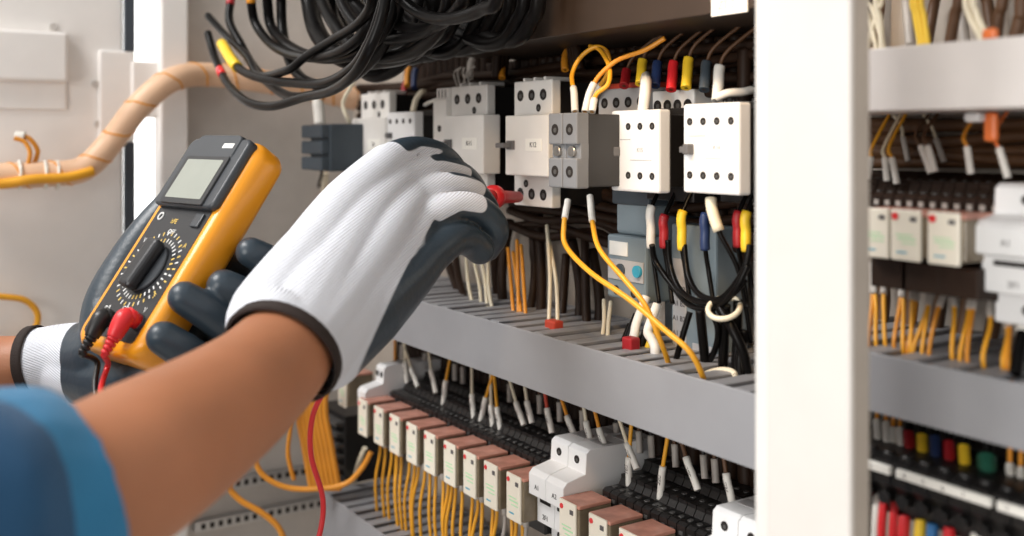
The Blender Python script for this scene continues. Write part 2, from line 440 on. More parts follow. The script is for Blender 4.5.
# grey side block 548..577 with big side
def sideblock():
    d = .478
    x0, x1 = Xat(548, d), Xat(577, d); z0, z1 = zspan(562, 113, 188, d)
    r = empty('terminal_side_block', ((x0+x1)/2, dy(.60), z0), 'grey contact block with two columns of screws between breaker and contactor', 'contact block')
    b = MB(); w = (x1-x0)/2
    for k in range(2):
        xx = x0+k*w
        b.box(xx+.0004, xx+w-.0004, dy(d), dy(d)+.012, z0, z0+(z1-z0)*.40, .0012)
        b.box(xx+.0004, xx+w-.0004, dy(d)+.004, dy(d)+.012, z0+(z1-z0)*.38, z0+(z1-z0)*.60, .0008)
        b.box(xx+.0004, xx+w-.0004, dy(d), dy(d)+.012, z0+(z1-z0)*.58, z1, .0012)
    b.build('front', M['sidegrey'], r)
    MB().box(x0+.0005, x1-.0005, dy(d)+.011, dy(.53), z0+.001, z1-.001, .001).build('body', M['dkgrey2'], r)
    for k in range(2):
        xx = x0+w*(k+.5)
        holes(xx, z0+(z1-z0)*.22, .0045, dy(d), r); holes(xx, z0+(z1-z0)*.78, .0045, dy(d), r)
        MB().cyl((xx, dy(d)+.001, z0+(z1-z0)*.49), (xx, dy(d)+.005, z0+(z1-z0)*.49), .0042).build('screw', M['screw'], r)
sideblock()
# dark block far left
def darkblock():
    d = .47
    x0, x1 = Xat(301, d), Xat(322, d); z0, z1 = zspan(311, 124, 171, d)
    r = empty('limit_relay', ((x0+x1)/2, dy(.6), z0), 'blurred dark blue-grey block standing left of the breakers', 'relay')
    MB().box(x0+.004, x1+.0, dy(d)+.01, dy(.6), z0, z1, .002).build('body', M['bluegrey'], r)
    f = MB()
    for k in range(3): f.box(x0, x1-.002, dy(d), dy(d)+.012, z0+(z1-z0)*(.02+k*.34), z0+(z1-z0)*(.30+k*.34), .002)
    f.build('front', M['bluegrey'], r)
darkblock()
# row of grey bases behind contactors: red topped block
def topblock(px0, px1, py0, py1, d, redtop, label, m='lgrey'):
    x0, x1 = Xat(px0, d), Xat(px1, d); z0, z1 = zspan((px0+px1)/2, py0, py1, d)
    r = empty('connection_block', ((x0+x1)/2, dy(.605), z0), label, 'terminal block')
    MB().box(x0, x1, dy(d), dy(.605), z0, z1, .0015).build('body', M[m], r)
    if redtop: MB().box(x0+.002, x1-.001, dy(d)+.001, dy(.6), z1-.0005, z1+.0045, .001).build('top_cover', M['redbrown'], r)
    n = 4
    for k in range(n): holes(x0+(x1-x0)*(.14+.24*k), z0+(z1-z0)*.55, .0046, dy(d), r)
topblock(598, 648, 88, 120, .565, True, 'grey connection block with red top behind the left contactor')
topblock(652, 694, 90, 124, .565, False, 'pale connection block between the two white contactors, no red top', 'offwhite')
topblock(716, 752, 88, 112, .585, False, 'pale connection bar behind the large contactor, beside the post', 'offwhite')
# overload relay under contactor
def overload():
    d = .56
    x0, x1 = Xat(607, d), Xat(646, d); z0, z1 = zspan(626, 236, 300, d)
    r = empty('overload_relay', ((x0+x1)/2, dy(.605), z0), 'grey overload relay with white label and teal button below the left contactor', 'relay')
    MB().box(x0, x1, dy(d), dy(.605), z0, z1, .002).build('body', M['medgrey'], r)
    MB().box(x0+.004, x1-.006, dy(d)+.006, dy(.605), z1, z1+.030, .004, 3).build('terminal_shroud', M['medgrey'], r)
    w = x1-x0; h = z1-z0
    MB().box(x0+w*.08, x0+w*.55, dy(d)-.0008, dy(d)+.001, z0+h*.68, z0+h*.90, .0003).build('label_tag', M['label'], r)
    MB().cyl((x0+w*.84, dy(d)-.004, z0+h*.48), (x0+w*.84, dy(d)+.001, z0+h*.48), .005).build('button', M['teal'], r)
    MB().box(x0+w*.05, x0+w*.95, dy(d)-.0012, dy(d)+.001, z0+h*.30, z0+h*.62, .0004).build('dial_window', M['lgrey'], r)
    MB().cyl((x0+w*.4, dy(d)-.003, z0+h*.46), (x0+w*.4, dy(d)+.001, z0+h*.46), .0055).build('dial', M['bluegrey'], r)
    holes(x0+w*.25, z0+h*.13, .004, dy(d), r); holes(x0+w*.7, z0+h*.13, .004, dy(d), r)
    b = MB(); b.box(x0+w*.02, x0+w*.98, dy(d)+.004, dy(.6), z1+.026, z1+.046, .002); b.build('upper_body', M['bluegrey'], r)
overload()
def overload2():
    d = .57
    x0, x1 = Xat(671, d), Xat(716, d); z0, z1 = zspan(690, 225, 366, d)
    r = empty('relay_module', ((x0+x1)/2, dy(.605), z0), 'tall grey module with printed ratings below the large contactor', 'relay')
    MB().box(x0, x1, dy(d), dy(.605), z0, z1, .002).build('body', M['medgrey'], r)
    l = MB().box(x0+.003, x0+(x1-x0)*.36, dy(d)-.0006, dy(d)+.0004, z0+.004, z0+(z1-z0)*.75, .0002).build('rating_label', M['lgrey'], r)
    for k in range(5): text('A1 B2', .006, (x0+(x1-x0)*.2, dy(d)-.0009, z0+.012+k*.012), M['ink'], l)
    l = MB().box(x0+(x1-x0)*.5, x1-.003, dy(d)-.0006, dy(d)+.0004, z0+.004, z0+(z1-z0)*.17, .0002).build('rating_label', M['lgrey'], r)
    MB().box(x0-.026, x0-.001, dy(.585), dy(.605), z0+.02, z1+.004, .002).build('side_unit', M['bluegrey'], r)
overload2()
# ------------------------------------------------------------------ terminal blocks (lower-left row)
def terminal_module(pitch, name='terminal_block', m='black'):
    r = empty(name, (0, 0, 0), 'x', 'terminal block')
    z = 0
    prof = [(dy(.536), -.046), (dy(.536), .002), (dy(.539), .004), (dy(.553), .004), (dy(.556), .009), (dy(.556), .012), (dy(.578), .012), (dy(.581), .017), (dy(.581), .020), (dy(.606), .020), (dy(.606), -.046)]
    MB().prism(prof, 0.0004, pitch-.0006).build('body', M[m], r)
    for (yy, zz) in ((dy(.5455), .004), (dy(.567), .012), (dy(.594), .020)):
        s = MB(); s.cyl((pitch/2, yy, zz-.0005), (pitch/2, yy, zz+.0007), .0024, seg=10); s.build('screw', M['dkgrey'], r)
    s = MB(); s.box(pitch*.3, pitch*.7, dy(.5352), dy(.537), -.005, -.002, .0003); s.build('wire_entry', M['dkgrey'], r)
    return r
PT = .0103
proto = None
LABT = 'black screw terminal block in the stepped row behind the pale relays'
x = -1.10
xs = []
while x < -.562-PT*.5:
    if not (-.766-PT*.9 < x < -.706): xs.append(x)
    x += PT
for x in xs:
    if proto is None:
        proto = terminal_module(PT); o = proto; o.location = (x, 0, EYE.z-.294)
    else: o = dup(proto, (x, 0, EYE.z-.294))
    lab = LABT
    o['label'] = LABT; o['group'] = 'black terminal blocks behind the relay row'
# ------------------------------------------------------------------ relays
def relay(label, w=.0285, h=.041, dpt=.036):
    r = empty('plug_in_relay', (0, 0, 0), label, 'relay')
    y = dy(.50)
    MB().box(-w*.40, w*.40, y, y+.0022, 0, h, .0012).build('face', M['cream'], r)
    MB().box(-w*.48, w*.50, y+.002, y+dpt-.001, .002, h-.0035, .001).build('case', M['relaycase'], r)
    MB().box(-w*.48, w*.50, y+.002, y+dpt-.001, h-.0035, h-.0005, .0008).build('top', M['pink'], r)
    s = MB(); s.cyl((-w*.26, y-.0007, h*.87), (-w*.26, y+.0004, h*.87), .0022, seg=8); s.build('indicator', M['red'], r)
    s = MB(); s.box(w*.14, w*.30, y-.0004, y+.0005, h*.78, h*.87); s.build('test_window', M['ink'], r)
    s = MB(); s.box(-w*.25, w*.2, y-.0003, y+.0004, h*.50, h*.52); s.box(-w*.2, w*.28, y-.0003, y+.0004, h*.42, h*.45); s.box(-w*.1, w*.28, y-.0003, y+.0004, h*.34, h*.36); s.build('green_print', M['inkg'], r)
    s = MB(); s.box(-w*.22, w*.05, y-.0003, y+.0004, h*.15, h*.18); s.build('blue_print', M['teal'], r)
    return r
rp = relay('x'); R_PX = [362, 378, 394, 411, 429, 449, 469, 490, 513]
allr = []
for i, px in enumerate(R_PX):
    loc = (Xat(px, .5), 0, EYE.z-.3365)
    o = rp if i == 0 else dup(rp, loc)
    o.location = loc
    o['label'] = 'cream faced relay, %s of the nine left of the stepped white breaker' % nth(i, 9)
    o['group'] = 'plug-in relays in the lower left row'
for i, px in enumerate([567, 597, 628]):
    loc = (Xat(px, .5), 0, EYE.z-.3365)
    o = dup(rp, loc); o['label'] = 'cream faced relay at the bottom edge, %s of three right of the stepped white breaker' % ['left', 'middle', 'right'][i]
    o['group'] = 'plug-in relays in the lower left row'
o = dup(rp, (Xat(334, .5), .01, EYE.z-.322)); o['label'] = 'single blurred cream relay near the wrist, above the black stack'
# relay bases
for i, xx in enumerate([Xat(p, .5) for p in R_PX] + [Xat(p, .5) for p in (567, 597, 628)]):
    m = MB(); m.box(xx-.017, xx+.017, dy(.5365), dy(.606), EYE.z-.354, EYE.z-.3405, .001); m.box(xx-.013, xx+.013, dy(.525), dy(.5365), EYE.z-.350, EYE.z-.339, .001)
    lb = 'dark socket under the relay, %s in the lower left row' % nth(i)
    tag(m.build('relay_socket', M['black']), lb, 'relay socket', 'dark sockets under the lower left relays')
# stepped white breaker
def stepped(x0, x1, ztop, label, d0=.53, sc=1.0, mt='white'):
    r = empty('modular_breaker', ((x0+x1)/2, dy(.605), ztop-.09*sc), label, 'circuit breaker')
    n = 2; w = (x1-x0)/n
    for k in range(n):
        b = MB()
        zt = ztop
        prof = [(dy(.605), zt), (dy(d0)+.004, zt), (dy(d0), zt-.003*sc), (dy(d0)-.001, zt-.020*sc), (dy(d0)-.020*sc, zt-.024*sc), (dy(d0)-.024*sc, zt-.028*sc),
                (dy(d0)-.024*sc, zt-.046*sc), (dy(d0)-.015*sc, zt-.048*sc), (dy(d0)-.015*sc, zt-.072*sc), (dy(d0), zt-.074*sc), (dy(d0), zt-.094*sc), (dy(.605), zt-.094*sc)]
        b.prism(prof, x0+k*w+.0003, x0+(k+1)*w-.0003, .0007)
        b.build('body', M[mt], r)
        holes(x0+(k+.5)*w, zt-.0105*sc, .0034*sc, dy(d0)-.0006, r)
        holes(x0+(k+.5)*w, zt-.084*sc, .0034*sc, dy(d0), r)
        m = MB(); m.box(x0+(k+.2)*w, x0+(k+.8)*w, dy(d0)-.0156*sc, dy(d0)-.0146*sc, zt-.054*sc, zt-.0505*sc); m.build('slot', M['hole'], r)
        text('A2' if k else 'A1', .006*sc, (x0+(k+.5)*w, dy(d0)-.0243*sc, zt-.038*sc), M['ink'], r)
        text('2F1', .006*sc, (x0+(k+.5)*w, dy(d0)-.0153*sc, zt-.066*sc), M['ink'], r) if k == 0 else None
        for q in range(2):
            m = MB(); m.box(x0+(k+.15)*w, x0+(k+.85)*w, dy(.55)+q*.025, dy(.55)+q*.025+.012, zt-.0005, zt+.0004); m.build('vent', M['lgrey'], r)
    return r
stepped(-.7645, -.712, EYE.z-.262, 'stepped white two pole breaker in the middle of the relay row')
stepped(-.5605, -.5085, EYE.z-.264, 'corner of a white breaker at the bottom beside the white post')
stepped(Xat(972,.51), Xat(972,.51)+.075, EYE.z-.0235, 'large white stepped breaker at the right edge', sc=.80)
stepped(-1.125, -1.104, EYE.z-.262, 'blurred small white breaker at the far left end of the black terminals')
# black ridged stack lower left
st = empty('terminal_stack', (-1.257, dy(.6), EYE.z-.45), 'black ridged terminal stack in the shadow left of the relays', 'terminal block')
m = MB(); m.box(-1.30, -1.215, dy(.53), dy(.605), EYE.z-.43, EYE.z-.345, .001)
m.build('body', M['black'], st)
for k in range(6):
    MB().box(-1.298, -1.217, dy(.518), dy(.531), EYE.z-.425+k*.0135, EYE.z-.419+k*.0135, .001).build('ridge', M['dkgrey'], st)
# ------------------------------------------------------------------ wires
def wire(pts, r, m, label, group=None, sleeves=(), cat='wire', name='wire', seg=8):
    """sleeves: (start fraction, end fraction, radius, material)"""
    P, _ = catmull([V(p) for p in pts], 1.0, 8) if len(pts) > 2 else ([V(p) for p in pts], 1)
    if len(pts) == 2: P = [V(pts[0]).lerp(V(pts[1]), k/8) for k in range(9)]
    o = MB().tube(P, r, seg, smooth=False).build(name, M[m])
    tag(o, label, cat, group)
    n = len(P)-1
    for (a, b, sr, sm) in sleeves:
        i0 = int(round(a*n)); i1 = max(i0+1, int(round(b*n)))
        c = MB().tube(P[i0:i1+1], sr, 10, smooth=False).build('sleeve', M[sm], o)
    return o
# wires into the black terminals under duct 1 : (tip px, tip py, top of sleeve px, py, wire material)
low = [(397,388,395,362,'yelo'),(407,382,405,362,'cwire'),(418,386,411,368,'cwire'),(436,392,431,369,'cwire'),(443,407,446,380,'yel'),(474,418,472,394,'cwire'),
       (481,420,486,397,'yel'),(493,426,491,405,'cwire'),(501,431,497,407,'yel'),(524,424,516,402,'cwire'),(532,422,527,401,'cwire'),(552,432,547,408,'redbrown'),
       (577,441,567,416,'yelo'),(592,447,586,421,'cwire'),(607,453,599,428,'yelo'),(629,485,629,457,'yel'),(637,468,627,443,'cwire'),(660,498,663,466,'yel'),(698,489,686,457,'tancab'),(733,505,726,473,'tancab')]
mnames = {'yelo':'amber','cwire':'cream','yel':'yellow','redbrown':'rust red','tancab':'brown'}
cnt = {}
tot = {}
for t in low: tot[t[4]] = tot.get(t[4], 0)+1
for (tx, ty, sx, sy, mm) in low:
    d = .556
    a = Wp(tx, ty+1, d); b = Wp(sx, sy, d)
    kk = min(2.2, max(.15, (EYE.z-.205-b.z)/max(.004, b.z-a.z)))
    c = b + (b-a)*kk; c.y += .006
    c2 = V((c.x-.001, c.y+.01, EYE.z-.185))
    cnt[mm] = cnt.get(mm, 0)+1
    lab = '%s wire with numbered marker above the black terminals, %s' % (mnames[mm], nth(cnt[mm]-1, tot[mm]) if tot[mm] > 1 else 'the only one')
    P = [a, a.lerp(b, .5), b, c, c2]
    o = wire(P, .0017, mm, lab, 'marked wires above the relay row', [(.0, .5, .0029, 'ferr')])
    text('228' if cnt[mm] % 2 else '105', .0055, a.lerp(b, .6)+V((0, -.0031, 0)), M['ink'], o, xdir=(b-a), ydir=V((-1, 0, .2)))
# loose ferrule clutter behind
for i, px in enumerate([402, 425, 455, 463, 510, 540, 560, 583, 617, 640, 652, 676, 705, 716]):
    a = Wp(px, 0, .585); a.z = EYE.z-.272; b = a+V((-.004, .002, .018)); c = b+V((-.003, .0, .02)); c2 = c+V((0, .0, .012))
    wire([a, b, c, c2], .0016, 'tancab' if i % 2 else 'black', 'dark thin wire with grey marker above the terminals, %s' % nth(i, 14), 'dark wires behind the terminal row', [(.0, .34, .003, 'gferr')])
for i, (px, py) in enumerate([(549, 402), (612, 0)][:1]):
    p = Wp(px+5, py, .545); p.z = EYE.z-.2215
    tag(MB().box(p.x-.008, p.x+.008, p.y, p.y+.012, p.z-.008, p.z+.003, .002).build('marker_clip', M['redbrown']), 'rust red clip under the grey duct above the terminals', 'clip')
# wires below relays (yellow)
k = 0
bel = []
for i, px in enumerate(R_PX[1:]):
    for q in range(3 if i % 3 else 4):
        bel.append((px-2+q*6+random.uniform(-1.5, 1.5), i, q))
for j, (px, i, q) in enumerate(bel):
    d = .528
    a = Wp(px+4, 0, d); a.z = EYE.z-.343; b = a+V((random.uniform(-.002, .002), .0, -.020))
    lean = random.uniform(-.008, .004)
    c = b+V((lean, -.003, -.035)); e = c+V((lean*.5, .004, -.045))
    white = (i in (6, 7) and q == 2)
    wire([a, b, c, e], .0018, 'gferr' if white else 'yel', ('grey' if white else 'yellow')+' wire hanging below the relays into the lowest duct, %s' % ('number %d counted from the left' % (j+1)),
         'yellow wires below the relay row', [(.0, .22, .0030, 'gferr')])
# wires between breakers and duct 1
ztd = ZD1t
def drop(px, py0, px2, py1, d0, d1, m, label, r=.0019, mid=(0, 0), sl=(), group=None):
    a = Wp(px, py0, d0); b = Wp(px2, py1, d1)
    mdl = a.lerp(b, .5)+RT*(mid[0])+UP*(mid[1])
    e = b+V((0, .004, -.02))
    return wire([a, mdl, b, e], r, m, label, group, sl)
cream = [(466,258,476,318),(473,258,482,318),(479,250,488,318),(488,262,494,318),(547,225,549,330),(549,240,558,332),(604,300,602,345),(611,302,608,345)]
for i, (a, b, c, e) in enumerate(cream):
    drop(a, b, c, e, .575, .545, 'cwire', 'cream wire dropping into the grey duct, %s' % nth(i, len(cream)), mid=(random.uniform(-.003, .003), 0), group='cream wires into the grey duct')
yl = [(508,248,514,318),(517,240,519,318),(521,245,526,318),(513,252,522,320)]
for i, (a, b, c, e) in enumerate(yl):
    drop(a, b, c, e, .578, .55, 'yelo', 'short amber wire dropping into the grey duct above the relays, %s' % nth(i, 4), group='amber wires into the grey duct')
p = Wp(553, 333, .53); tag(MB().box(p.x-.008, p.x+.008, p.y-.004, p.y+.006, ztd-.003, ztd+.006, .0015).build('marker_clip', M['redbrown']), 'rust red clip lying on the grey duct fingers', 'clip')
p = Wp(630, 376, .53); tag(MB().box(p.x-.006, p.x+.006, p.y-.004, p.y+.006, ztd-.003, ztd+.008, .0015).build('marker_clip', M['dred']), 'dark red clip on the duct near the long yellow wires', 'clip')
# long yellow wires
o = wire([Wp(568,200,.515), Wp(564,225,.505), Wp(566,246,.50), Wp(590,272,.49), Wp(630,300,.488), Wp(665,330,.49), Wp(690,352,.495), Wp(704,380,.51), Wp(707,400,.53)], .0022, 'yel',
     'long yellow wire sweeping from the breaker to the duct, the outer longer one', 'long yellow wires in front of the overload relay', [(0, .10, .0029, 'ferr')])
o = wire([Wp(590,196,.525), Wp(593,225,.515), Wp(600,250,.505), Wp(625,280,.50), Wp(645,305,.50), Wp(658,335,.505), Wp(668,362,.52), Wp(672,385,.535)], .0021, 'yel',
     'long yellow wire starting behind the grey block, the inner shorter one', 'long yellow wires in front of the overload relay', [(0, .13, .0029, 'ferr')])
# coloured sleeves under contactors
for i, (px, py0, py1, mm, nm) in enumerate([(651,209,245,'ferr','white'),(664,218,245,'dred','red'),(682,214,247,'yellow','yellow'),(705,217,247,'navy','navy blue'),(738,215,244,'dred','dark red beside the post'),(746,215,248,'yellow','amber yellow beside the post')]):
    a = Wp(px, py0, .545); b = Wp(px, py1, .545)
    up = a+V((0, .012, .02))
    wire([up, a, a.lerp(b, .5), b, b+V((.0, .004, -.02)), b+V((.01, .0, -.045))], .0018, 'blackcab', 'black lead with %s end sleeve below the white contactors' % nm, 'sleeved leads below the contactors', [(.18, .62, .0037, mm)])
a = Wp(711, 198, .53); b = Wp(719, 231, .53)
wire([a+V((0, .01, .02)), a, b, b+V((.01, .01, -.03)), b+V((.012, .02, -.08))], .0018, 'blackcab', 'thin black lead with slanting cream sleeve under the large contactor', None, [(.25, .5, .0042, 'cwire')])
# ferrules above contactors
for i, (px, py0, py1, mm, nm) in enumerate([(624,70,86,'dred','dark red'),(640,60,84,'yellow','short yellow'),(655,62,86,'navy','navy'),(671,62,90,'red','bright red'),(686,58,88,'yellow','large yellow'),(704,62,90,'bluegrey','slate blue'),(717,66,101,'ferr','white bent')]):
    a = Wp(px, py1, .55); b = Wp(px+3, py0, .56)
    wire([a, a.lerp(b, .5), b, b+V((.004, .005, .012)), b+V((.02, .02, .03)), b+V((.04, .035, .05))], .0016, 'tancab', 'lead with %s sleeve standing above the contactors' % nm, 'sleeved leads above the contactors', [(.0, .4, .0042, mm)])
wire([Wp(643,112,.53), Wp(645,95,.53), Wp(646,82,.54), Wp(646,76,.56)], .0046, 'ferr', 'thick white sleeve rising from the left contactor top', cat='wire sleeve', name='wire_sleeve')
wire([Wp(716,98,.545), Wp(728,93,.55), Wp(742,92,.56), Wp(752,90,.57)], .0032, 'ferr', 'white sleeve lying sideways beside the post above the large contactor', cat='wire sleeve', name='wire_sleeve')
# yellow loops from grey block top
for i, P in enumerate([[(575,112),(574,92),(572,75),(580,58),(595,47),(607,52),(609,70),(598,90),(588,110)],
                       [(585,112),(590,92),(600,75),(618,60),(645,50),(665,38)],
                       [(592,112),(596,95),(608,84),(609,66),(600,50),(590,46)]]):
    pts = [Wp(x, y, .50+.008*k) for k, (x, y) in enumerate(P)]
    sl = [(0, .16 if i != 1 else .3, .0030, 'ferr')]
    if i == 0: sl.append((.84, 1.0, .0030, 'ferr'))
    wire(pts, .0020, 'yel' if i != 1 else 'yelo', ['yellow wire loop with two white ends above the grey side block', 'amber wire running right from the grey side block', 'yellow wire hooked over behind the loop above the grey block'][i], None, sl)
# black vertical cables below breakers, on the plate
vb = [(445,255,470,325,.60,.56),(455,250,474,322,.60,.555),(510,220,505,325,.605,.58),(530,215,528,330,.60,.57),(538,210,541,335,.605,.575),(566,255,560,340,.60,.57),(572,240,578,345,.605,.58),(585,230,588,350,.60,.57),(592,250,598,352,.605,.58),(533,180,533,250,.59,.60),(498,215,498,300,.60,.60)]
for i, (a, b, c, e, d0, d1) in enumerate(vb):
    drop(a, b, c, e, d0, d1, 'browncab', 'thick black cable dropping behind the breakers into the duct, %s' % nth(i, len(vb)), r=.0042 if i % 2 else .0052, mid=(random.uniform(-.006, .006), 0), group='black cables between breakers and duct')
# gap cables between devices (brown-black vertical)
gp = [(424,.60),(497,.60),(503,.605),(598,.60),(668,.60),(674,.595),(716,.605),(748,.605),(570,.605),(745,.585)]
for i, (px, d) in enumerate(gp):
    a = Wp(px, 60, d); b = Wp(px, 200, d); a.z = EYE.z+.07; b.z = EYE.z-.055
    wire([a, a.lerp(b, .3)+V((.003, -.004, 0)), a.lerp(b, .7)+V((-.003, 0, 0)), b], .0058, 'browncab', 'thick dark cable running vertically between the devices, %s' % nth(i, len(gp)), 'dark cables behind the upper devices')
for i in range(49):  # dense cable fill added to darken the plate between the devices
    xx = -1.20+i*.0145
    P = [V((xx+random.uniform(-.003, .003), dy(.6115), EYE.z+z)) for z in (.16 if xx < -1.0 else .085, .05, .0, -.04, -.068)]
    wire(P, .0068, 'browncab', 'added dark vertical cable darkening the plate behind the upper devices', 'vertical cables against the plate')
for i in range(52):  # more cable fill added to darken the pale plate below the duct
    xx = -1.22+i*.0142
    P = [V((xx+random.uniform(-.003, .003), dy(.6115), EYE.z+z)) for z in (-.212, -.235, -.262, -.285)]
    wire(P, .0068, 'browncab', 'added dark vertical cable darkening the plate behind the black terminals', 'vertical cables behind the black terminals')
# horizontal dark bundle above breakers and below contactors
for i in range(9):
    z = EYE.z+.022+i*.0062
    x0 = Xat(372, .6)
    P = [V((x0+k*(XE-.01-x0)/7, dy(.600)-random.uniform(0, .02), z+random.uniform(-.004, .004))) for k in range(8)]
    wire(P, .0046, 'browncab', 'dark horizontal cable in the shaded bundle above the breakers, %s from below' % ORD[i], 'horizontal cable bundle above the breakers')
for i in range(8):
    z = EYE.z-.044-i*.007
    P = [V((Xat(512, .6)+k*(XE-.01-Xat(512, .6))/6, dy(.602)-random.uniform(0, .012), z+random.uniform(-.006, .006)-(.012 if k in (3, 4) else 0))) for k in range(7)]
    wire(P, .0045, 'browncab', 'dark horizontal cable behind the space under the contactors, %s from above' % ORD[i], 'horizontal cables below the contactors')
# coloured small sleeves in the dark band above breakers
for i, (px, py, mm, nm) in enumerate([(407,78,'yelo','amber'),(404,92,'dred','dark red'),(414,80,'navy','navy'),(502,70,'yelo','dull yellow'),(565,62,'yelo','gold'),(470,70,'gferr','pale')]):
    a = Wp(px, py+8, .568); b = Wp(px+1, py-8, .575)
    wire([a, b, b+V((0, .01, .012)), b+V((0, .015, .03))], .0015, 'browncab', 'dim lead with %s sleeve in the shade above the breakers' % nm, 'dim leads above the breakers', [(0, .4, .0036, mm)])
# frayed strands at (460,75)
for i in range(5):
    a = Wp(457+i*3, 86, .555); b = a+V((random.uniform(-.01, .012), 0, .014)); c = b+V((random.uniform(-.012, .012), .005, .006))
    wire([a, b, c], .0010, 'gferr', 'thin pale frayed strand above the middle breaker, %s' % nth(i, 5), 'pale frayed strands')
# beige wires near left breakers
wire([Wp(362,66,.52), Wp(352,85,.51), Wp(343,103,.505), Wp(348,120,.51), Wp(356,140,.53)], .0024, 'cwire', 'pale bent wire left of the farthest white breaker')
wire([Wp(413,112,.54), Wp(416,100,.545), Wp(421,93,.55), Wp(424,92,.56)], .0036, 'cwire', 'short cream sleeve on top of the small contactor', cat='wire sleeve', name='wire_sleeve')
wire([Wp(425,105,.55), Wp(433,101,.545), Wp(446,98,.54)], .0022, 'ferr', 'white sideways sleeve between small contactor and narrow block', cat='wire sleeve', name='wire_sleeve')
wire([Wp(320,124,.50), Wp(319,112,.50), Wp(318,100,.50), Wp(322,90,.51)], .0075, 'ferr', 'thick white cable end with orange top left of the breakers', None, [(.62, 1, .008, 'yelo')], cat='wire')
wire([Wp(306,250,.62-.02), Wp(314,215,.59), Wp(318,190,.57), Wp(322,172,.55)], .0022, 'blackcab', 'thin dark wire hanging under the dark block on the left')
wire([Wp(326,212,.58), Wp(325,192,.57), Wp(325,172,.56)], .0042, 'yelo', 'yellow lead with cream sleeve under the dark block', None, [(.45, 1, .0048, 'cwire')])
# black loops lower right
for i, P in enumerate([[(652,245),(656,262),(672,285),(690,305),(715,308),(735,290),(748,265)],
                       [(668,240),(670,265),(680,290),(700,302),(725,300),(745,280)],
                       [(684,245),(688,275),(700,295),(722,298),(744,270),(750,245)],
                       [(690,312),(683,335),(676,360),(672,378),(684,381),(700,372),(714,352),(718,330),(712,312)],
                       [(720,308),(733,330),(744,355),(748,385)],
                       [(700,310),(703,340),(706,370),(708,390)],
                       [(726,305),(724,345),(722,385)],[(738,300),(737,345),(735,385)],[(745,330),(740,360),(742,392)]]):
    pts = [Wp(x, y, .54+.006*math.sin(k+i)) for k, (x, y) in enumerate(P)]
    wire(pts, .0024 if i < 4 else .0036, 'blackcab', ['black cable arc lowest in the bundle under the large contactor','black cable arc in the middle of the bundle under the large contactor','black cable arc highest in the bundle near the post','black cable bent into a closed loop resting on the duct','black cable dropping closest to the post','black cable dropping straight inside the loop','black cable dropping just right of the loop','black cable dropping between loop and post','short black cable at the duct end by the post'][i], 'black cables under the large contactor')
tag(MB().ring(Wp(724, 308, .535), (0.3, -.6, 1), .0115, .0021, 24).build('cable_tie', M['cwire']), 'round white cable tie around black cables beside the post', 'cable tie')
tag(MB().ring(Wp(716, 380, .525), (0, -.4, 1), .014, .0022, 24).build('cable_tie', M['cwire']), 'white cable tie lying on the duct near the post', 'cable tie')
for i, (x0, y0, x1, y1, mm) in enumerate([(637,322,632,345,'ferr'),(648,330,655,348,'ferr'),(642,345,640,380,'blackcab'),(622,350,620,370,'blackcab'),(648,352,650,378,'yellow'),(628,340,626,366,'blackcab')]):
    a = Wp(x0, y0, .545); b = Wp(x1, y1, .535)
    wire([a+V((0, .01, .02)), a, a.lerp(b, .5), b, b+V((0, .0, -.015))], .0038, mm, ['white sleeve leaning over the duct left of the long yellow wires','white bent sleeve under the inner long yellow wire','black lead standing on the duct under the grey relay','black lead left of the dark red clip','yellow sleeve sticking up from the duct','short black lead by the dark red clip'][i], None, cat='wire', name='wire')
